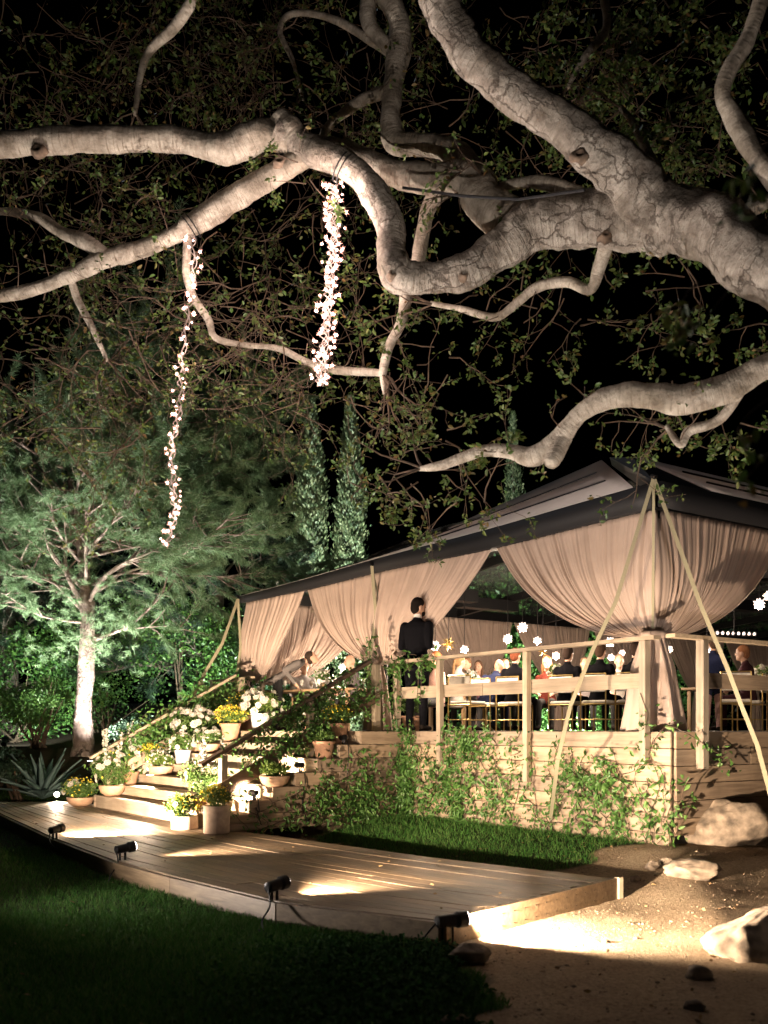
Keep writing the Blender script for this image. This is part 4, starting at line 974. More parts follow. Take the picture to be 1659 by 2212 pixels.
# low planting at the foot of the pine
for (x, y, z, r, n, leaf, mt, w) in ((-4.35, 19.2, .95, (.55, .4, .45), 2600, .06, 'hedge_leaf', 'grey-flowered low shrub beside the far stair handrail'), (-3.55, 20.3, 1.35, (.9, .5, .5), 2600, .07, 'dark_leaf', 'dark rounded shrub behind the far stair handrail'),
      (-7.0, 19.0, .45, (.5, .4, .22), 3200, .06, 'dark_leaf', 'dark strappy plants low in the bed under the agave'), (-7.6, 19.6, .6, (.6, .5, .3), 2000, .06, 'dark_leaf', 'dark plants at the left edge below the agave'), (-5.1, 20.6, 1.2, (.6, .5, .35), 2200, .06, 'dark_leaf', 'dark low shrub right of the pine trunk')):
    bush('garden_shrub', w, 'shrub', (x, y, z), r, n, leaf, M[mt], 'low shrubs in the planting bed')

# pair of cypresses and a distant one
def cypress(label, x, y, h, w, n, group='slim cypress trees'):
    b_ = ground_pt(x, y); root = thing('cypress_tree', label, 'tree', b_, 0, group)
    z = rng.uniform(.03, 1, n) ** .9; rad = w * np.minimum(1, (1 - z) * 3.2 + .04) ** .75 * np.minimum(1, .55 + z * 3)
    a = rng.uniform(0, 2 * pi, n); lump = .74 + .30 * np.sin(a * 4 + z * 31) * np.sin(z * 47 + a) + .14 * rng.normal(size=n)
    q = rad * lump * rng.uniform(.75, 1, n)
    P = np.stack([q * np.cos(a), q * np.sin(a), z * h], 1)
    D = np.stack([np.cos(a) * .45, np.sin(a) * .45, np.ones(n)], 1) + rdir(n) * .45
    link('crown', leaf_mesh('crown', P, D, rng.uniform(.06, .15, n), .42, np.stack([np.cos(a), np.sin(a), 0 * a], 1), 1), M['cypress_leaf'], root, kind='stuff')
    mb = MB(); mb.tube([(0, 0, -.1), (.02, 0, h * .5), (0, .02, h * .93)], [w * .3, w * .2, .02], 8); mb.build('trunk', M['pine_bark'], root)
cypress('slim cypress lit from below, left one of the pair', at(672, 1200, 30).x, 30, 11.2, .52, 30000)
cypress('slim cypress lit from below, right one of the pair', at(757, 1200, 30.4).x, 30.4, 11.4, .50, 30000)
cypress('lone distant cypress rising above the tent roof', at(1108, 1000, 40).x, 40, 14.0, .50, 9000)

# needle tufts
def tufts(name, P, D, per, ln, mat, parent, w=.0055):
    P = np.asarray(P); D = unit(np.asarray(D)); N = len(P)
    p = np.repeat(P, per, 0) + rng.normal(0, .02, (N * per, 3)); d = unit(np.repeat(D, per, 0) * .9 + rdir(N * per) * .85)
    p = p - np.repeat(D, per, 0) * rng.uniform(0, .14, N * per)[:, None]
    L = ln * rng.uniform(.6, 1.25, N * per)[:, None]; S = unit(np.cross(d, rdir(N * per))) * w
    dro = np.array([0, 0, -.18]) * L
    V = np.stack([p - S, p + S, p + d * L + dro], 1)
    return link(name, npmesh(name, V, np.arange(N * per * 3).reshape(-1, 3)), mat, parent, kind='stuff')
def pine(label, base, trunk_pts, trunk_r, limbs, per, spread_seed, mat, ln=.15, sub=7, group=None, name='pine_tree', bark='pine_bark'):
    rs = random.Random(spread_seed); root = thing(name, label, 'tree', base, 0, group); o = Vector(base)
    W = [Vector(p) - o for p in trunk_pts]; me, P, Rr = limb_mesh('trunk', W, trunk_r, 18, spread_seed); link('trunk', me, M[bark], root, smooth=True)
    A, B, ra, rb, TP, TD_ = [], [], [], [], [], []
    def grow(p, d, length, r, depth):
        n = max(3, int(length / .28)); st = length / n
        for i in range(n):
            d = (d + Vector((rs.gauss(0, .13), rs.gauss(0, .13), rs.gauss(0, .10) + .03))).normalized(); q = p + d * st
            A.append(tuple(p)); B.append(tuple(q)); ra.append(max(.003, r * (1 - .8 * i / n))); rb.append(max(.003, r * (1 - .8 * (i + 1) / n)))
            if depth > 0 and i >= n * .2:
                for _ in range(2 if depth > 1 else 1):
                    if rs.random() < .85:
                        e = (d * .75 + Vector((rs.gauss(0, .7), rs.gauss(0, .7), rs.gauss(0, .45)))).normalized()
                        grow(q, e, length * rs.uniform(.25, .5), r * .45, depth - 1)
            if depth == 0 or i == n - 1 or (depth == 1 and i >= n * .2) or (depth == 2 and i >= n * .3):
                TP.append(tuple(q)); TD_.append(tuple(d)); (TP.append(tuple((p + q) / 2)), TD_.append(tuple(d))) if depth == 0 else None
            p = q
    for (p, d, l, r) in limbs: grow(Vector(p) - o, Vector(d).normalized(), l, r, 2)
    link('branches', seg_mesh('branches', A, B, np.array(ra), np.array(rb), 5), M[bark], root, kind='stuff')
    if name == 'pine_tree':
        for k in range(330):
            f = rs.random(); p = W[2].lerp(W[6], f) + Vector((rs.gauss(0, .55), rs.gauss(0, .5), rs.gauss(0, .25))); TP.append(tuple(p)); TD_.append((rs.gauss(0, 1), rs.gauss(0, 1), rs.gauss(.3, .6)))
    tufts('needles', TP, TD_, per, ln, mat, root)
    print(label, len(TP)); return root
ZP = 21.0
pb = at(180, 1606, ZP); pb.z = float(ground_h(pb.x, pb.y)) - .05
tk = [pb, at(181, 1520, ZP), at(186, 1420, ZP), at(190, 1340, ZP), at(186, 1270, ZP + .1), at(176, 1190, ZP + .2), at(160, 1110, ZP + .3), at(150, 1000, ZP + .3), at(150, 930, ZP + .3)]
lm_ = [(at(195, 1385, ZP), (.9, -.35, .28), 2.0, .085), (at(192, 1375, ZP), (.95, .2, .05), 1.9, .06), (at(190, 1345, ZP), (-.9, -.3, .15), 2.2, .06), (at(188, 1330, ZP), (-.6, .5, .5), 2.2, .08),
       (at(188, 1320, ZP), (-.55, -.3, .95), 3.0, .10), (at(188, 1310, ZP), (.7, -.2, .75), 3.2, .09), (at(186, 1290, ZP), (.9, .3, .5), 3.6, .08), (at(186, 1275, ZP), (-.8, .1, .6), 3.0, .08), (at(184, 1260, ZP), (.35, -.5, .9), 3.0, .08)]
lm_ = [(p, d, l, r * .6) for p, d, l, r in lm_]
rs = random.Random(3)
for k in range(34):
    y_ = rs.uniform(1010, 1300); a = rs.uniform(0, 2 * pi); l = 1.5 + (1300 - y_) / 300 * .2 + rs.uniform(.6, 2.4)
    lm_.append((at(np.interp(y_, [1010, 1300], [152, 187]), y_, ZP + .2), (cos(a) * 1.1, sin(a) * .8, rs.uniform(.12, .55)), l * (1.15 if cos(a) > 0 else .95), .036))
pine('pine tree lit from below with a pale rough trunk', pb, tk, [.235, .18, .165, .155, .13, .11, .085, .05, .02], lm_, 36, 4, M['needle'])
# dim conifers behind
for (x0, ZB, ytop, w, seed, lab, nb) in ((470, 26.5, 860, 3.3, 8, 'dim feathery conifer between the pine and the cypresses', 34), (20, 27.5, 820, 3.4, 9, 'dim feathery conifer at the left edge behind the pine', 34)):
    b_ = at(x0, 1500, ZB); b_.z = float(ground_h(b_.x, b_.y)) - .05; t_ = at(x0, ytop, ZB)
    tr_ = [b_, b_.lerp(t_, .3), b_.lerp(t_, .65), t_]; L_ = []
    rs = random.Random(seed)
    for k in range(nb):
        f = rs.uniform(.12, .97); a = rs.uniform(0, 2 * pi); L_.append((b_.lerp(t_, f), (cos(a), sin(a) * .8, rs.uniform(.0, .5)), w * (1.1 - f * .75) * rs.uniform(.7, 1.1), .05))
    pine(lab, b_, tr_, [.25, .2, .12, .03], L_, 22, seed, M['dark_leaf'], .22, group='dim conifers behind the pine', name='conifer_tree')
# agave
c = at(92, 1650, 19.0); c.z = float(ground_h(c.x, c.y)) + .02
ag = thing('agave', 'large spiky blue-grey agave at the foot of the pine', 'plant', c)
rs = random.Random(2)
for k in range(30):
    a = k * 2.39996; el = .25 + .95 * (k / 30) + rs.uniform(-.1, .1); L = rs.uniform(.85, 1.15); d = Vector((cos(a) * cos(el), sin(a) * cos(el), sin(el))); sd = d.cross(Vector((0, 0, 1))).normalized(); up = sd.cross(d).normalized()
    vs = []; prof = [(0, .05), (.2, .085), (.5, .075), (.8, .04), (1., .003)]
    for t, w in prof:
        p = d * L * t + Vector((0, 0, -.22 * t * t * cos(el))) + Vector((0, 0, .05)); vs += [p - sd * w + up * w * .45, p - up * .015, p + sd * w + up * w * .45, p + up * .012]
    fs = [(i * 4 + j, i * 4 + (j + 1) % 4, i * 4 + 4 + (j + 1) % 4, i * 4 + 4 + j) for i in range(4) for j in range(4)]
    mb = MB(); mb.add(vs, fs); mb.build('leaf', M['agave'], ag, smooth=True)

# ------------------------------------------------------------------ rocks
def rock(label, x, y, sx, sy, sz, seed, mat='rock', sub=4, sink=.25, rz=0.):
    mb = MB(); mb.ell((0, 0, 0), 1, 1, 1, 48, 32)
    vs = []; rk = random.Random(seed * 7); PL = [(Vector((rk.gauss(0, 1), rk.gauss(0, 1), rk.gauss(0, .8))).normalized(), rk.uniform(.66, .92)) for _ in range(12)]
    for p in mb.v:
        p = Vector(p)
        for n_, d_ in PL:
            e = p.dot(n_) - d_
            if e > 0: p = p - n_ * e * .85
        q = p * (1 + .22 * mnoise.noise(p * 1.1 + Vector((seed, 0, 0))) + .16 * abs(mnoise.noise(p * 2.4 + Vector((0, seed, 0)))) - .05 * abs(mnoise.noise(p * 6)) + .03 * mnoise.noise(p * 14))
        vs.append((q.x * sx, q.y * sy, q.z * sz + sz * (1 - sink * 2)))
    mb.v = vs; o = mb.build('rock', M[mat], None, smooth=True); o.location = ground_pt(x, y, -.01); o.rotation_euler = (0, 0, rz)
    return tag(o, label, 'rock')
p = on(1580, 1842, -.10); rock('big rounded boulder against the right side of the platform', p.x, p.y + .15, .50, .36, .34, 1.5)
p = on(1490, 1918, -.25); rock('long low flat stone beyond the boardwalk end', p.x + .05, p.y, .27, .18, .105, 4.2, rz=-.2)
p = on(1630, 2075, -.31); rock('large pale rock at the right edge catching the floodlight', p.x + .10, p.y + .1, .46, .32, .22, 7.7, rz=.5, sink=.36)
for i, (x, y, s, lab) in enumerate(((1412, 1912, .07, 'small stone next to the flat stone, nearest the boardwalk'), (1372, 1922, .05, 'tiny stone half hidden behind the boardwalk corner'), (1440, 1908, .055, 'small stone touching the left end of the flat stone'), (1512, 2115, .07, 'rounded stone in shadow below the large pale rock'), (1500, 2182, .05, 'small brown stone at the lower right'), (1012, 2080, .11, 'stone propping the floodlight at the boardwalk end'), (975, 2225, .07, 'small stone at the bottom edge of the path'))):
    p = on(x, y, -.28); rock(lab, p.x, p.y, s * 1.2, s, s * .8, i * 3.1)

# ------------------------------------------------------------------ potted flowers
def blossom(r, petals=9, rings=2):
    mb = MB()
    for q in range(rings):
        for k in range(petals):
            a = 2 * pi * (k + .5 * q) / petals; el = .25 + q * .6; d = Vector((cos(a) * cos(el), sin(a) * cos(el), sin(el))); sd = Vector((-sin(a), cos(a), 0)); L = r * (1 - .25 * q); w = r * .42
            mb.add([(0, 0, 0), d * L * .6 + sd * w, d * L + Vector((0, 0, r * .12)), d * L * .6 - sd * w], [(0, 1, 2, 3)])
    mb.ell((0, 0, r * .3), r * .45, r * .45, r * .4, 8, 5)
    return mb.mesh('blossom')
BW = blossom(1.); BW.materials.append(M['white_petal'])
def small_flowers(name, P, r, mat, parent):
    N = len(P); k = 5; V = []; 
    a = np.arange(k) * 2 * pi / k; nrm = rdir(N, (0, -.4, .8)); u = unit(np.cross(nrm, rdir(N))); w = np.cross(nrm, u)
    R_ = (r * rng.uniform(.7, 1.3, N))[:, None, None]
    ring = (u[:, None, :] * np.cos(a)[None, :, None] + w[:, None, :] * np.sin(a)[None, :, None]) * R_ + P[:, None, :] + nrm[:, None, :] * R_ * .35
    V = np.concatenate([P[:, None, :], ring], 1); f = np.array([[0, 1 + i, 1 + (i + 1) % k] for i in range(k)])
    return link(name, npmesh(name, V, (np.arange(N)[:, None, None] * (k + 1) + f[None]).reshape(-1, 3)), mat, parent, kind='stuff')
POTG = 'potted flowers on the stairs'
def potted(label, pos, kind, r, h, fol, leafm='pot_leaf', leaf=.045, n=900, white=0, wr=.045, yellow=0, small_white=0, spire=0, name='potted_plant'):
    """fol = (radius, height above rim)"""
    root = thing(name, label, 'potted plant', pos, 0, POTG); root.scale = (.88,) * 3
    mb = MB()
    if kind == 'bowl': mb.lathe([(r * .55, 0), (r * .85, h * .3), (r, h * .8), (r * 1.02, h), (r * .93, h), (r * .9, h * .8), (.01, h * .75)], 28); mt = 'bowl'
    elif kind == 'cyl': mb.lathe([(r * .93, 0), (r, h * .03), (r, h * .97), (r * .97, h), (r * .88, h), (r * .88, h * .85), (.01, h * .82)], 28); mt = 'stone_pot'
    elif kind == 'pot': mb.lathe([(r * .72, 0), (r * .98, h * .85), (r * 1.06, h * .86), (r * 1.06, h), (r * .93, h), (r * .9, h * .85), (.01, h * .82)], 28); mt = 'terracotta'
    elif kind == 'bucket': mb.lathe([(r * .76, 0), (r * .97, h * .93), (r * 1.04, h * .95), (r * 1.04, h), (r * .95, h), (r * .9, h * .85), (.01, h * .82)], 28); mt = 'bucket'
    mb.build({'bowl': 'bowl', 'bucket': 'bucket'}.get(kind, 'pot'), M[mt], root, smooth=True)
    fr, fh = fol; c = np.array([0, 0, h + fh * .42]); P, D = [], []
    for k in range(9):
        d = rdir(1)[0]; p_, d_ = cloud(c + d * np.array([fr, fr, fh * .5]) * .5, np.array([fr, fr, fh * .55]) * .5, n // 9, .15); P.append(p_); D.append(d_)
    P = np.concatenate(P); D = np.concatenate(D); k = P[:, 2] > h * .75; P, D = P[k], D[k]
    link('leaves', leaf_mesh('leaves', P, D + rdir(len(P)) * .9 + np.array([0, 0, .5]), leaf * rng.uniform(.6, 1.4, len(P)), .5, D + np.array([0, 0, .5]), 2), M[leafm], root, kind='stuff')
    A = np.zeros((24, 3)); A[:, 2] = h * .8; A[:, :2] = rng.normal(0, r * .3, (24, 2)); B = P[rng.integers(0, len(P), 24)]
    link('stems', seg_mesh('stems', A, B, .005, .003, 4), M['pot_leaf'], root, kind='stuff')
    for k in range(white):
        d = rdir(1, (0, -.55, .45))[0]; o = bpy.data.objects.new('blossom', BW); COL.objects.link(o); o.parent = root
        q = c + d * np.array([fr, fr, fh * .55]) * random.uniform(.8, 1.08); o.location = q; s_ = wr * random.uniform(.75, 1.25); o.scale = (s_,) * 3
        o.rotation_euler = Vector((d[0], d[1], d[2] + .3)).to_track_quat('Z', 'Y').to_euler()
    if yellow:
        d = rdir(yellow, (0, -.3, .8)); small_flowers('yellow_flowers', c + d * np.array([fr, fr, fh * .58]) * rng.uniform(.75, 1.05, yellow)[:, None], .016, M['yellow_petal'], root)
    if small_white:
        d = rdir(small_white, (0, -.4, .5)); small_flowers('white_flowers', c + d * np.array([fr, fr, fh * .6]) * rng.uniform(.7, 1.08, small_white)[:, None], .02, M['white_petal'], root)
    for k in range(spire):
        b0 = np.array([random.gauss(0, fr * .3), random.gauss(0, fr * .3), h]); t = b0 + np.array([random.gauss(0, .08), random.gauss(0, .08), fh * random.uniform(1.0, 1.6)])
        m_ = 60; f = rng.uniform(.45, 1, m_)[:, None]; P2 = b0 + (t - b0) * f + rng.normal(0, .03, (m_, 3)) * (1.25 - f)
        small_flowers('flower_spire', P2, .022, M['white_petal'], root)
        link('stem', seg_mesh('stem', b0[None], t[None], .005, .003, 4), M['pot_leaf'], root)
    return root
def stp(k, s_, back=.2):   # a place on tread k (0 = lowest), 6 = landing
    if k < 0: return SF(s_, N0 + back, DZ + .002)
    if k >= 6: return SF(s_, .4 - back, FLOOR)
    return SF(s_, N0 - k * TR - back + .04, STEPZ[k] + .001)
potted('shallow bowl of yellow and white flowers standing left of the stairs on the boardwalk', SF(5.45, 2.95, DZ), 'bowl', .26, .17, (.36, .40), yellow=130, white=5, wr=.07, n=1300)
potted('bowl with tall white flower spires on the lowest step, far side', stp(0, 4.62), 'bowl', .25, .20, (.40, .75), n=1800, white=16, wr=.07, spire=6, yellow=25)
potted('white flowered pot behind the tall spires against the far handrail', stp(1, 4.78), 'pot', .19, .25, (.32, .70), n=1300, white=10, wr=.06, spire=5)
potted('pale plant tub topped with bright yellow flowers, far side of the stairs', stp(2, 4.70), 'cyl', .17, .34, (.27, .26), 'herb_leaf', n=800, yellow=330)
potted('terracotta bowl of small white flowers beside the glowing stair lamp', stp(2, 4.22), 'bowl', .25, .17, (.28, .32), 'herb_leaf', n=1100, small_white=90, white=3)
potted('white bucket of leafy white flowers on the far side of the stairs', stp(3, 4.12), 'bucket', .16, .27, (.30, .35), n=1200, white=12, wr=.06, small_white=60)
potted('big mass of round white blooms half way up the stairs, far side', stp(4, 4.35), 'pot', .21, .30, (.48, .62), n=2000, white=44, wr=.085)
potted('terracotta bowl of white blooms spilling towards the middle of the stairs', stp(4, 3.85), 'bowl', .22, .18, (.30, .30), n=900, white=10, wr=.07, small_white=60)
potted('terracotta pot of orange-yellow flowers near the top of the stairs', stp(5, 3.72), 'pot', .19, .36, (.34, .36), 'herb_leaf', n=1200, yellow=320)
potted('tub of green and yellow foliage at the far top of the stairs', stp(6, 4.3, .1), 'pot', .20, .30, (.45, .50), n=1700, yellow=120)
potted('white bucket of large round white blooms at the top of the stairs', stp(6, 3.65, .0), 'bucket', .19, .34, (.42, .50), 'herb_leaf', n=1300, white=34, wr=.075)
potted('large pale cylinder pot of green mum at the foot of the near newel post', on(468, 1799, DZ), 'cyl', .19, .40, (.25, .30), 'herb_leaf', .03, n=2600, yellow=110)
potted('low stone pot of yellow-green flowers left of the large cylinder pot', on(399, 1790, DZ), 'cyl', .20, .20, (.33, .34), n=1500, yellow=120, white=5, wr=.06)
potted('tall spray of white flowers rising beside the near newel post', stp(0, .72, .1), 'pot', .20, .26, (.38, .62), n=1300, white=12, wr=.05, spire=5, small_white=60)
potted('wide terracotta bowl of green herbs on the outer end of the second step', stp(2, .09, .12), 'bowl', .23, .16, (.22, .24), 'herb_leaf', .05, n=1100)
potted('terracotta pot on the outer end of a middle step behind the lamp', stp(4, .10, .2), 'pot', .17, .27, (.22, .2), n=600)
potted('tall terracotta pot on the outer end of the top step', stp(5, .25, .16), 'pot', .18, .34, (.26, .30), n=900, yellow=80)
potted('white flowers massed behind the near handrail at the stair top', stp(5, .85, .2), 'pot', .2, .3, (.38, .5), n=1500, white=22, wr=.055, yellow=120)
potted('leafy pot at the platform corner beside the standing man', SF(.25, -.35, FLOOR), 'pot', .17, .26, (.30, .55), n=1100)

# ------------------------------------------------------------------ vines
VG = 'climbing vines on the platform and handrails'
def vine(label, stems, per_m, leaf, spread, nrm=None, name='climbing_vine', mat='vine_leaf', o=None):
    o = Vector(stems[0][0]) if o is None else o; root = thing(name, label, 'vine', o, 0, VG)
    A, B, P, D = [], [], [], []
    for st in stems:
        sp = smooth_path(st, 6)
        for a, b_ in zip(sp[:-1], sp[1:]):
            A.append(tuple(a - o)); B.append(tuple(b_ - o)); L = (b_ - a).length; n = rng.poisson(per_m * L * .85)
            for _ in range(n):
                f = random.random(); q = a.lerp(b_, f) - o + Vector((random.gauss(0, spread), random.gauss(0, spread), random.gauss(0, spread)))
                if nrm is not None: q = q + Vector(nrm) * (abs(random.gauss(0, .03)) - (q - (a - o)).dot(Vector(nrm)) + .02)
                P.append(tuple(q)); D.append((random.gauss(0, .7), random.gauss(0, .7), random.gauss(-.5, .6)))
    link('stem', seg_mesh('stem', A, B, .005, .004, 4), M['twig'], root, kind='stuff')
    P = np.array(P); D = np.array(D); N = len(P)
    if nrm is not None: D = D - (D @ np.array(nrm))[:, None] * np.array(nrm) * .6 + np.array(nrm) * .25
    link('leaves', leaf_mesh('leaves', P, D, leaf * rng.uniform(.55, 1.3, N), .5, None if nrm is None else np.array(nrm) * .9, 2, .5), M[mat], root, kind='stuff')
    return root
def wall_stems(s0, s1, z0, z1, n, plane, wander=.10, up=True, frm=None):
    out = []
    for _ in range(n):
        s_ = random.uniform(s0, s1); z = z0 if up else z1; zt = z0 + (z1 - z0) * random.uniform(.45, 1.0); st = []
        zz = np.linspace(z0, zt, 7) if up else np.linspace(z1, z1 - (z1 - z0) * random.uniform(.3, 1), 7)
        for q in zz:
            st.append(plane(s_, float(q))); s_ += random.gauss(0, wander)
        out.append(st)
    return out
front = lambda s_, z: SF(min(s_, -.03) if s_ > -4.83 else -4.83, .05 + random.uniform(0, .03), z)
side = lambda n_, z: SF(-.05 - random.uniform(0, .03), max(.05, n_), z)
NF = (NX, NY, 0); NS = (-SX, -SY, 0)
vine('dense dark vine filling the inner corner between stairs and platform', wall_stems(-.02, -.45, 0, 1.35, 13, front) + wall_stems(.05, .6, 0, 1.25, 8, side), 60, .075, .07, NF)
vine('thick bright vine mass on the front boards left of the second post', wall_stems(-.55, -1.45, 0, 1.35, 17, front, .12), 58, .07, .065, NF)
vine('airy vine reaching the rail under the standing guests, by the third post', wall_stems(-1.55, -2.55, .0, 1.35, 11, front, .13) + wall_stems(-1.5, -2.5, .9, 1.3, 9, front, .1), 48, .07, .06, NF)
vine('narrow vine round the foot of the tall strap', wall_stems(-2.75, -3.25, .0, 1.15, 7, front, .12), 44, .07, .06, NF)
vine('vine fanning over the boards right of the tall strap', wall_stems(-3.35, -4.25, .0, 1.1, 9, front, .14) + wall_stems(-3.4, -4.2, .5, 1.0, 6, front, .15), 46, .07, .06, NF)
cor = lambda s_, z: SF(s_, .06 + random.uniform(0, .04), z)
vine('vine climbing the platform corner next to the boulder', wall_stems(-4.35, -4.9, .0, 1.15, 9, cor, .08) + [[SF(-4.9, .03, .1), SF(-4.95, -.05, .35), SF(-4.93, -.2, .5)], [SF(-4.5, .1, 1.0), SF(-4.62, .14, 1.35), SF(-4.55, .16, 1.62)], [SF(-4.6, .1, 1.0), SF(-4.85, .12, 1.25), SF(-5.0, .0, 1.2), SF(-5.0, -.5, 1.0), SF(-4.98, -.9, .8)]], 46, .075, .06, None)
vine('low dark vines creeping along the side boards of the stairs', wall_stems(.5, 2.6, -.12, .55, 13, side, .18), 26, .07, .06, NS)
vine('dark vine curtain on the side boards under the stair top', wall_stems(.2, 1.5, -.1, 1.0, 17, side, .15), 40, .075, .07, NS)
def along(p, q, n, sag_, jit, hang=0):
    out = []
    for k in range(n):
        a = random.uniform(0, .75); e = min(1, a + random.uniform(.2, .45)); st = []
        for f in np.linspace(a, e, 6): st.append(Vector(p).lerp(Vector(q), float(f)) + Vector((random.gauss(0, jit), random.gauss(0, jit), random.gauss(0, jit) - sag_ * random.random())))
        if hang and random.random() < hang: st += [st[-1] + Vector((random.gauss(0, .05), random.gauss(0, .05), -random.uniform(.15, .45)))]
        out.append(st)
    return out
ra_, rb_ = SF(.36, N0 - .1, .93), SF(.36, .35, RH); ma_, mb2 = SF(.3, N0 - .1, .45), SF(.3, .3, FLOOR + .52)
vine('vine wound along the near stair handrail', along(ra_, rb_, 20, .12, .05, .3), 42, .07, .05)
vine('leafy vine trailing between the near handrail and its lower board', along(ma_ + Vector((0, 0, .12)), mb2 + Vector((0, 0, .1)), 26, .1, .09, .4), 46, .07, .06)
la_, lb_ = SF(4.72, N0 + .15, .85), SF(4.72, .35, RH)
vine('vine draped along the far stair handrail', along(la_, lb_, 22, .25, .07, .5), 42, .085, .08)
vine('leafy vine under the far handrail, down to the boardwalk', along(la_ + Vector((0, 0, -.4)), lb_ + Vector((0, 0, -.4)), 18, .3, .1, .5), 38, .085, .09)
vine('vine heaped on the far left railing corner', along(SF(4.8, -.05, RH - .1), SF(6.4, -.1, RH - .25), 14, .35, .1, .5), 40, .085, .09)
vine('vine hanging from the front rail beside the standing man', along(SF(.2, .1, RH), SF(-1.0, .1, RH + .02), 10, .08, .04, .0) + [[SF(s_, .13, RH), SF(s_ - .03, .15, RH - .25), SF(s_ + .02, .13, RH - .55)] for s_ in (-.05, -.55, -.62)], 40, .085, .04)
vine('vine wrapping the post at the inner corner', [[SF(.02, .15, FLOOR - .8), SF(.06, .16, FLOOR - .3), SF(-.02, .16, FLOOR + .2), SF(.05, .15, FLOOR + .6), SF(.0, .15, RH)] for _ in range(4)], 36, .075, .06)
vine('vine climbing the middle tent pole by the handrail top', [[SF(.7, .15, FLOOR + .2), SF(.62, .16, FLOOR + .8), SF(.6, .18, FLOOR + 1.4)] for _ in range(4)], 32, .075, .06)

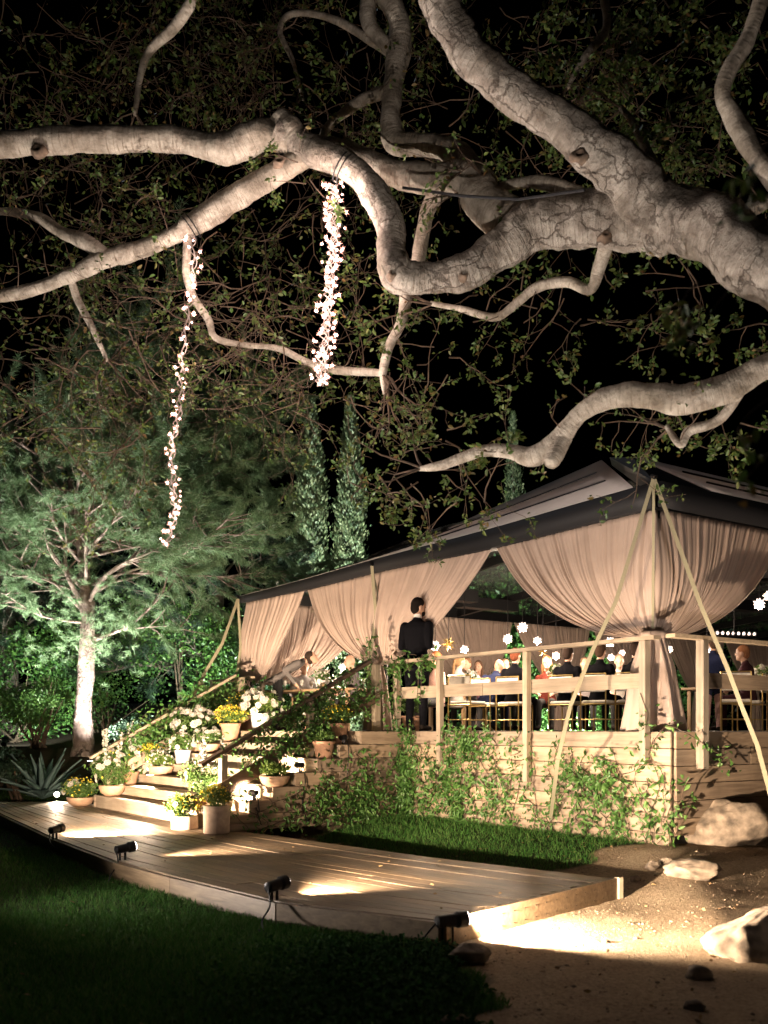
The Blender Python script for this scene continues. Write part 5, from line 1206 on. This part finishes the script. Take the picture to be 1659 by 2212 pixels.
# ------------------------------------------------------------------ people
def voxelize(name, mb, vox, smooth_it=3):
    me = mb.mesh(name); o = bpy.data.objects.new(name, me); COL.objects.link(o)
    r = o.modifiers.new('r', 'REMESH'); r.mode = 'VOXEL'; r.voxel_size = vox
    sm_ = o.modifiers.new('s', 'SMOOTH'); sm_.iterations = smooth_it; sm_.factor = .5
    dg = bpy.context.evaluated_depsgraph_get(); ev = o.evaluated_get(dg)
    out = bpy.data.meshes.new_from_object(ev); bpy.data.objects.remove(o); bpy.data.meshes.remove(me); return out
def person(label, pos, rz, pose, top, bottom, hair, style='short', scale=1., vox=.014, skin='skin', lean=0., shirt=None, group=None, turn=0., bottom_skin=False, arms='lap'):
    """one continuous body; local +Y is the way the person faces"""
    root = thing('person', label, 'person', pos, rz, group); mb = MB(); samp = []   # samples (p, r, material)
    def cap(a, b_, ra, rb, mt, n=10):
        a = Vector(a); b_ = Vector(b_); k = max(2, int((b_ - a).length / .03))
        d = (b_ - a).normalized(); mb.tube([a - d * ra * .5, a, a.lerp(b_, .35), a.lerp(b_, .7), b_, b_ + d * rb * .5], [ra * .8, ra, ra * .7 + rb * .3 + .004, ra * .35 + rb * .65, rb, rb * .75], n)
        mb.ell(a, ra, ra, ra, 10, 6); mb.ell(b_, rb, rb, rb, 10, 6)
        for i in range(k + 1): f = i / k; samp.append((a.lerp(b_, f), ra + (rb - ra) * f, mt))
    def loft(rows, mt):
        n = 18; vs = []
        for (c, rx, ry) in rows:
            c = Vector(c)
            for q in range(n): vs.append((c.x + rx * cos(2 * pi * q / n), c.y + ry * sin(2 * pi * q / n), c.z))
        fs = [(i * n + q, i * n + (q + 1) % n, i * n + n + (q + 1) % n, i * n + n + q) for i in range(len(rows) - 1) for q in range(n)]
        fs += [tuple(range(n - 1, -1, -1)), tuple(range((len(rows) - 1) * n, len(rows) * n))]; mb.add(vs, fs)
        for (c, rx, ry) in rows:
            c = Vector(c)
            for q in (-.8, -.4, 0, .4, .8): samp.append((c + Vector((rx * q, 0, 0)), ry * sqrt(1 - q * q) * 1.05, mt))
    sit = pose == 'sit'; hz = .53 if sit else .96
    T = Matrix.Translation((0, 0, hz)) @ Matrix.Rotation(-lean, 4, 'X')
    def t(x, y, z): return T @ Vector((x, y, z))      # torso coordinates above the hips
    fem = style in ('long', 'pony', 'bun'); sw = .155 if fem else .178
    rows = [(t(0, 0, -.12), .165, .115), (t(0, 0, 0), .172, .125), (t(0, .005, .14), .148 if not fem else .13, .112), (t(0, .01, .30), .188 if not fem else .15, .124), (t(0, 0, .42), .205 if not fem else .16, .118), (t(0, -.01, .485), .15 if not fem else .12, .092), (t(0, -.01, .525), .07, .062)]
    loft(rows, 'top')
    if not sit: loft([(t(0, 0, -.16), .178, .125), (t(0, 0, -.05), .178, .128)], 'top')
    cap(t(0, -.005, .50), t(0, .015, .60), .058, .054, 'skin')
    if shirt: loft([(t(0, -.008, .515), .072, .064), (t(0, -.004, .55), .066, .060)], 'shirt')
    Hm = Matrix.Translation(t(0, .03, .70)) @ Matrix.Rotation(turn, 4, 'Z') @ Matrix.Rotation(lean * .6 - .12, 4, 'X')
    def h(x, y, z): return Hm @ Vector((x, y, z))
    hd = MB()
    mb.ell(h(0, 0, .015), .076, .096, .112, 18, 14, Hm.to_3x3()); mb.ell(h(0, .028, -.05), .056, .066, .075, 14, 10, Hm.to_3x3())
    mb.ell(h(0, .098, -.012), .014, .022, .026, 8, 6, Hm.to_3x3()); mb.ell(h(0, .088, -.06), .024, .012, .009, 8, 6, Hm.to_3x3()); mb.ell(h(0, .085, -.098), .022, .018, .018, 8, 6, Hm.to_3x3())
    for sx in (-1, 1): mb.ell(h(sx * .077, -.008, -.005), .012, .022, .034, 8, 6, Hm.to_3x3())
    for q in ((0, 0, .015), (0, .028, -.05)): samp.append((h(*q), .09, 'skin'))
    # arms and hands
    for sx in (-1, 1):
        sh = t(sx * sw, -.01, .44)
        if pose == 'stand' and arms == 'hold': el = t(sx * .215, -.04, .17); wr = t(sx * .10, .24, .20)
        elif pose == 'stand': el = t(sx * .24, -.03, .16); wr = t(sx * .24, .05, -.08)
        else: el = t(sx * .25, .02, .18); wr = t(sx * .15, .26, .16) if arms == 'table' else t(sx * .13, .22, .02)
        cap(sh, el, .070 if not fem else .048, .050 if not fem else .038, 'top'); cap(el, wr, .048 if not fem else .037, .034 if not fem else .027, 'top' if not fem else 'skin')
        d = (wr - el).normalized(); side_ = d.cross(Vector((0, 0, 1))).normalized(); pm = wr + d * .075
        cap(wr + d * .01, pm, .026, .030, 'skin', 8); 
        for k, (off, L) in enumerate(((-.030, .060), (-.010, .075), (.011, .07), (.030, .052))):
            a = pm + side_ * off + d * .012; m1 = a + d * L * .55 + Vector((0, 0, -.008)); e = m1 + d * L * .4 + Vector((0, 0, -.028))
            mb.tube([a - d * .02, a, m1, e], [.0105, .0105, .0095, .008], 6); samp.append((m1, .012, 'skin'))
        th0 = wr + d * .03 - side_ * sx * .022; mb.tube([th0, th0 - side_ * sx * .03 + d * .03, th0 - side_ * sx * .03 + d * .065 + Vector((0, 0, -.01))], [.013, .012, .009], 6)
    # legs
    for sx in (-1, 1):
        hp = Vector((sx * .092, 0, hz - .04))
        if sit: kn = Vector((sx * .11, .42, .50)); an = Vector((sx * .11, .40, .09))
        else: kn = Vector((sx * .10, .015, .50)); an = Vector((sx * .105, -.015, .085))
        lm2 = 'skin' if bottom_skin else 'bottom'
        cap(hp, kn, .10 if not fem else .092, .066, 'bottom'); cap(kn, an, .064, .046, lm2); 
        cap(an + Vector((0, -.02, -.035)), an + Vector((sx * .02, .15, -.05)), .042, .032, 'shoe')
    me = voxelize('body', mb, vox)
    mats = {'top': cloth(top), 'bottom': cloth(bottom), 'skin': M[skin], 'shoe': cloth((.02, .015, .012)), 'shirt': cloth((.75, .73, .70))}; order = list(mats)
    for k in order: me.materials.append(mats[k])
    nf = len(me.polygons); C = np.zeros(nf * 3); me.polygons.foreach_get('center', C); C = C.reshape(-1, 3)
    SP = np.array([tuple(p) for p, r, m_ in samp]); SR = np.array([r for p, r, m_ in samp]); SM = np.array([order.index(m_) for p, r, m_ in samp])
    best = np.full(nf, 1e9); mi = np.zeros(nf, np.int32)
    for p, r, m_ in zip(SP, SR, SM):
        d = np.linalg.norm(C - p, axis=1) - r; k = d < best; best[k] = d[k]; mi[k] = m_
    me.polygons.foreach_set('material_index', mi); me.shade_smooth(); link('body', me, None, root)
    # hair, eyes
    if style != 'bald':
        hb = MB(); Rm = Hm.to_3x3()
        hb.ell(h(0, -.018, .035), .084, .098, .104, 18, 12, Rm)
        hb.ell(h(0, -.05, -.01), .076, .066, .09, 14, 10, Rm)
        if style == 'long': hb.ell(h(0, -.075, -.12), .085, .05, .19, 14, 10, Rm); hb.ell(h(.07, -.02, -.1), .03, .05, .15, 10, 8, Rm); hb.ell(h(-.07, -.02, -.1), .03, .05, .15, 10, 8, Rm)
        if style == 'pony': hb.ell(h(0, -.12, -.02), .035, .035, .05, 10, 8, Rm); hb.ell(h(0, -.135, -.15), .03, .026, .15, 10, 8, Rm)
        if style == 'bun': hb.ell(h(0, -.10, .06), .045, .045, .045, 10, 8, Rm)
        hm = voxelize('hair', hb, .012, 2); link('hair', hm, cloth(hair), root, smooth=True)
        if style == 'short' and hair[0] < .03 and pose == 'stand' and scale > .9:
            bb = MB(); bb.ell(h(0, .045, -.075), .058, .058, .045, 12, 8, Rm); link('beard', voxelize('beard', bb, .01, 2), cloth(hair), root, smooth=True)
    for sx in (-1, 1):
        eb = MB(); eb.ell(h(sx * .031, .086, .008), .011, .008, .008, 8, 6, Hm.to_3x3()); eb.build('eye', cloth((.05, .04, .035)), root, smooth=True)
    root.scale = (scale,) * 3; return root
def face_to(a, b_): return math.atan2(b_[1] - a[1], b_[0] - a[0]) - pi / 2
def fl(x, Z): return Vector(((x - CX) / FOC * Z, Z, FLOOR))
BLK = (.0045, .0045, .006); NAVY = (.018, .023, .055); GREY = (.30, .28, .27)
p = SF(-.165, -.13, FLOOR)
person('bearded man in a black suit standing at the rail with his back to the garden', p, R(-32), 'stand', BLK, BLK, (.012, .009, .008), 'short', 1.085, .010, shirt=True, turn=-.55, lean=.04, arms='hold')
GG = 'guests seated at the dinner tables'
tables = []
# near row (backs to the camera), far row (facing it)
into = Vector((.62, .78, 0))
near = [(1112, 16.3, BLK, (.11, .035, .018), 'short', 'red-haired guest in a black jacket seated with back to the camera', 0),
        (1226, 15.9, BLK, (.03, .02, .016), 'short', 'dark-haired broad man in black seen from behind beside the woman in orange light', 0),
        (1296, 15.4, BLK, (.05, .03, .02), 'short', 'guest in black seated behind the tall pale strap', 0),
        (1372, 15.1, BLK, (.03, .02, .016), 'bun', 'woman in a black dress seated by the wide corner post', 0),
        (1052, 16.9, NAVY, (.30, .18, .12), 'bald', 'guest in slate blue bending forward at the table, head down', .55)]
CHG = 'gold-framed dining chairs with pale cushions'
def make_chair(label):
    r = thing('dining_chair', label, 'chair', (0, 0, 0), 0, CHG)
    mb = MB(); mb.cbox(-.21, .21, -.20, .22, .425, .475, .015); mb.build('cushion', M['cushion'], r)
    mb = MB(); mb.cbox(-.205, .205, -.235, -.205, .60, .86, .01); mb.build('backrest', M['cushion'], r)
    for sx in (-1, 1):
        mb = MB(); mb.tube([(sx * .21, -.235, .0), (sx * .21, -.235, .88)], .011, 6); mb.build('leg', M['gold'], r)
        mb = MB(); mb.tube([(sx * .21, .21, .0), (sx * .21, .21, .43)], .011, 6); mb.build('leg', M['gold'], r)
    mb = MB()
    for y in (-.235, .21): mb.tube([(-.21, y, .415), (.21, y, .415)], .010, 6); mb.tube([(-.21, y, .18), (.21, y, .18)], .007, 6)
    for sx in (-1, 1): mb.tube([(sx * .21, -.235, .415), (sx * .21, .21, .415)], .010, 6); mb.tube([(sx * .21, -.235, .18), (sx * .21, .21, .18)], .007, 6)
    mb.tube([(-.21, -.235, .88), (.21, -.235, .88)], .010, 6); mb.build('frame', M['gold'], r, 'stuff'); return r
chair0 = None
def copy_thing(r, label):
    c = r.copy(); COL.objects.link(c); c['label'] = label
    for ch in list(r.children):
        d = ch.copy(); COL.objects.link(d); d.parent = c
    return c
def chair(label, pos, rz):
    global chair0
    if chair0 is None: chair0 = make_chair(label); c = chair0
    else: c = copy_thing(chair0, label)
    c.location = pos; c.rotation_euler = (0, 0, rz); return c
def guest(x, Z, top, hair, style, label, lean, rz, bottom=None, chair_label=None, **kw):
    pos = fl(x, Z); person(label, pos, rz, 'sit', top, bottom or top, hair, style, 1.0, .016, lean=lean, group=GG, arms='table', **kw)
    if chair_label: chair(chair_label, pos + Vector((0, 0, 0)), rz)
rz0 = math.atan2(into.y, into.x) - pi / 2
cl = ['under the red-haired guest in black', 'under the broad dark-haired man in black', 'behind the foot of the tall strap', 'under the woman in a black dress near the corner post', 'under the guest in slate blue who bends forward']
for (x, Z, top, hair, st, lab, ln), c_ in zip(near, cl): guest(x, Z, top, hair, st, lab, ln, rz0, chair_label='gold-framed chair with pale cushion ' + c_)
far = [(988, 17.6, (.36, .33, .30), (.20, .12, .06), 'pony', 'woman with a long fair ponytail in a pale top', R(-60), .05),
       (1013, 18.4, (.42, .42, .46), (.14, .08, .045), 'short', 'brown-haired guest in a grey shirt beside the ponytailed woman', R(150), .1),
       (1036, 19.2, (.20, .10, .12), (.10, .06, .04), 'long', 'small smiling guest in a plum top far down the table', R(160), .1),
       (1077, 18.2, NAVY, (.08, .05, .03), 'short', 'man in a blue suit leaning in front of the white flowers', R(200), .35),
       (1182, 17.9, (.10, .022, .015), (.16, .07, .03), 'long', 'auburn-haired woman facing the camera in warm candlelight', R(165), .1),
       (1337, 17.6, (.38, .35, .31), (.18, .13, .09), 'short', 'guest in a white shirt under the cluster of lamps', R(170), .1),
       (1262, 18.3, (.25, .22, .22), (.12, .08, .05), 'short', 'guest half hidden behind the tall strap, facing the garden', R(175), .1),
       (944, 17.0, (.35, .22, .18), (.30, .10, .04), 'long', 'red-haired woman close behind the standing man', R(120), .0)]
for (x, Z, top, hair, st, lab, rz, ln) in far: guest(x, Z, top, hair, st, lab, ln, rz, bottom=(.05, .05, .05))
guest(1618, 15.6, (.05, .02, .025), (.22, .10, .05), 'short', 'man in a dark jacket at the far right edge, turned to the left', .1, R(60), chair_label='gold-framed chair at the right edge under the man in a dark jacket')
chair('empty gold-framed chair with pale back beside the boy in blue', fl(1590, 14.9), R(-20))
chair('empty gold-framed chair seen between the two near posts on the left', fl(1010, 15.9), rz0)
person('boy in a blue jacket and patterned trousers standing with his back turned', fl(1540, 15.2), R(-20), 'stand', NAVY, (.45, .30, .28), (.05, .03, .02), 'short', .80, .011, turn=.2)
person('waiter in a grey shirt bending low over a table at the stair top', fl(600, 17.8), R(-85), 'stand', (.10, .09, .085), (.02, .02, .02), (.03, .02, .015), 'short', 1.0, .014, lean=1.0, arms='hold')
guest(655, 19.2, (.45, .43, .42), (.08, .05, .03), 'short', 'guest with tousled hair in front of the white blossom, at the stair top', .1, R(200), bottom=(.03, .03, .03))
guest(768, 17.6, (.09, .08, .08), (.3, .2, .14), 'bald', 'bald guest whose head shows above the near handrail', .1, R(100), bottom=(.03, .03, .03))
# tables with glasses, candles and flowers
def table(label, c, L, W, rz, items):
    r = thing('dining_table', label, 'table', c, rz, 'long wooden dinner tables'); mb = MB(); mb.cbox(-L / 2, L / 2, -W / 2, W / 2, .71, .75, .008); mb.build('tabletop', M['linen'], r)
    for sx in (-1, 1):
        for sy in (-1, 1):
            mb = MB(); mb.box(sx * (L / 2 - .12) - .03, sx * (L / 2 - .12) + .03, sy * (W / 2 - .1) - .03, sy * (W / 2 - .1) + .03, 0, .708); mb.build('leg', M['linen'], r)
    return r
gl = MB(); gl.lathe([(.033, 0), (.033, .004), (.005, .01), (.005, .08), (.03, .11), (.038, .15), (.033, .19), (.031, .19), (.036, .15), (.028, .113), (.002, .09)], 12); GLM = gl.mesh('wine_glass'); GLM.materials.append(M['glass']); GLM.shade_smooth()
ORD = ('first', 'second', 'third', 'fourth', 'fifth', 'sixth', 'seventh', 'eighth', 'ninth')
def tabletop_things(c, rz, L, W, n, tname):
    q = Matrix.Translation(c) @ Matrix.Rotation(rz, 4, 'Z')
    for k in range(n):
        x = -L / 2 + .25 + (L - .5) * k / (n - 1); sy = -1 if k % 2 else 1
        o = bpy.data.objects.new('wine_glass', GLM); COL.objects.link(o); o.location = q @ Vector((x, sy * W * .27, .7505)); tag(o, '%s stemmed wine glass from the left end of the %s' % (ORD[k], tname), 'wine glass', 'wine glasses on the ' + tname)
        if k % 3 == 1:
            cd = thing('candle', 'lit candle in a small glass, %s from the left end of the %s' % (ORD[k // 3], tname), 'candle', q @ Vector((x + .1, 0, .7505)), 0, 'candles on the ' + tname)
            mb = MB(); mb.lathe([(.03, 0), (.035, .07), (.032, .07), (.028, .012), (.002, .01)], 12); mb.build('holder', M['glass'], cd); mb = MB(); mb.ell((0, 0, .045), .011, .011, .024, 8, 6); mb.build('flame', M['candle'], cd)
def bouquet(label, pos, r, h, n, white, spire=0, leafm='pot_leaf'):
    o = potted(label, pos, 'bucket', .09, .2, (r, h), leafm, .05, n, white=white, wr=.05, small_white=int(white * 6), spire=spire, name='flower_arrangement'); o['group'] = 'flower arrangements in the tent'; o['category'] = 'flowers'; return o
t1 = (fl(1215, 16.9) + fl(1090, 17.5)) / 2
for (x, Z, L, lab, nm) in ((1195, 16.8, 3.4, 'long dinner table between the guests in black and the candlelit guests', 'middle long table'), (1010, 18.2, 2.4, 'dinner table behind the ponytailed woman', 'left inner table'), (1640, 16.9, 2.4, 'dinner table at the right edge behind the boy', 'right inner table'), (690, 18.2, 2.2, 'dinner table at the top of the stairs', 'stair-top table')):
    rz_ = math.atan2(-into.x, into.y) if nm.startswith(('middle',)) else rz0; c = fl(x, Z)
    table(lab, c, L, .9, rz_, 0); tabletop_things(c, rz_, L, .9, 9, nm)
    bouquet('low bouquet of white flowers on the ' + nm, c + Vector((.05, 0, .7505)), .17, .22, 350, 8)
bouquet('tall cloud of white blossom standing inside the stair-top corner', fl(690, 19.6), .55, 1.15, 900, 50, 2)
bouquet('tall white flower arrangement against the middle back curtain gap', fl(1094, 21.0), .50, 1.5, 1600, 60, 0)

# ------------------------------------------------------------------ star lamps
def star_mesh(spikes=1.0, core=.40):
    ph = (1 + 5 ** .5) / 2; V = [Vector(v).normalized() for v in ((-1, ph, 0), (1, ph, 0), (-1, -ph, 0), (1, -ph, 0), (0, -1, ph), (0, 1, ph), (0, -1, -ph), (0, 1, -ph), (ph, 0, -1), (ph, 0, 1), (-ph, 0, -1), (-ph, 0, 1))]
    F = ((0, 11, 5), (0, 5, 1), (0, 1, 7), (0, 7, 10), (0, 10, 11), (1, 5, 9), (5, 11, 4), (11, 10, 2), (10, 7, 6), (7, 1, 8), (3, 9, 4), (3, 4, 2), (3, 2, 6), (3, 6, 8), (3, 8, 9), (4, 9, 5), (2, 4, 11), (6, 2, 10), (8, 6, 7), (9, 8, 1))
    mb = MB()
    for f in F:
        a, b_, c = (V[i] * core for i in f); t_ = (a + b_ + c).normalized() * spikes; mb.add([a, b_, c, t_], [(0, 1, 3), (1, 2, 3), (2, 0, 3)])
    return mb.mesh('star')
SM_ = star_mesh(.92, .60); SM_.materials.append(M['star']); SG = star_mesh(1., .30); SG.materials.append(M['gold'])
SGR = 'star-shaped pendant lamps in the tent'
def pendant(label, x, y, Z, r, lit=True, watts=0):
    p = at(x, y, Z); root = thing('star_pendant', label, 'lamp', p, 0, SGR)
    o = bpy.data.objects.new('star', SM_ if lit else SG); COL.objects.link(o); o.parent = root; o.scale = (r,) * 3; o.rotation_euler = (random.uniform(0, 6), random.uniform(0, 6), random.uniform(0, 6))
    s_, n_ = inv(p.x, p.y); top = RIDGE_Z - .1 - abs(s_ - RIDGE_S) / (TS1 - RIDGE_S) * (RIDGE_Z - EH - .15) - p.z
    mb = MB(); mb.tube([(0, 0, r * .5), (0, 0, max(.4, top))], .006, 5); mb.build('cord', M['metal_black'], root)
    if watts:
        ld = bpy.data.lights.new('lamp', 'POINT'); ld.energy = watts; ld.color = (1., .76, .56); ld.shadow_soft_size = r; lo = bpy.data.objects.new('lamp', ld); COL.objects.link(lo); lo.parent = root; lo.location = (0, 0, -r * 1.2)
pendant('lit star lamp close beside the standing man', 940, 1394, 16.0, 0.095, watts=57)
pendant('unlit gold star lamp with thin spikes', 969, 1390, 16.3, 0.129, False)
pendant('lit star lamp hanging right of the unlit gold star', 1003, 1402, 16.6, 0.086, watts=57)
pendant('lit star lamp in front of the tall white flower arrangement', 1097, 1379, 17.2, 0.099, watts=57)
pendant('highest lit star lamp, in the middle of the tent', 1129, 1354, 15.6, 0.095, watts=66)
pendant('lit star lamp just above the rail, right of the highest one', 1161, 1383, 17.4, 0.086, watts=48)
pendant('unlit sparkling gold star lamp above the auburn-haired woman', 1173, 1407, 17.0, 0.095, False)
pendant('lit star lamp low beside the sparkling gold star', 1201, 1416, 17.8, 0.086, watts=48)
pendant('lit star lamp left of the corner curtain, above the rail', 1318, 1386, 16.8, 0.099, watts=57)
pendant('small lit star lamp below the one left of the corner curtain', 1320, 1419, 18.4, 0.077, watts=38)
pendant('small lit star lamp in a loose cluster near the corner curtain', 1344, 1410, 18.8, 0.073, watts=0)
pendant('lit star lamp partly behind the wide corner post', 1373, 1417, 19.0, 0.077, watts=48)
pendant('large blurred star lamp at the right edge', 1640, 1304, 12.6, 0.086, watts=57)
pendant('star lamp touching the right edge, above its neighbour', 1660, 1287, 13.4, 0.086, watts=0)
pendant('star lamp at the shoulder of the boy', 1527, 1402, 17.5, 0.086, watts=57)
ch = thing('chandelier', 'row of small bulbs on a bar above the boy', 'chandelier', at(1590, 1371, 17.5)); mb = MB(); mb.bar((-.45, 0, .0), (.45, .25, .0), .02, .02); mb.tube([(0, .1, 0), (0, .1, 1.6)], .008, 5); mb.build('frame', M['metal_black'], ch)
for k in range(9):
    f = k / 8; mb = MB(); mb.ell((0, 0, 0), .028, .028, .035, 10, 8); o = mb.build('bulb', M['star'], ch); o.location = (-.42 + .84 * f, .25 * (f + .03) , .04)
pendant('lit star lamp inside the tent above the stair top, behind the curtain', 740, 1440, 19.5, 0.086, watts=66)
pendant('lit star lamp deep in the tent behind the corner curtain', 1445, 1402, 18.0, 0.086, watts=66)
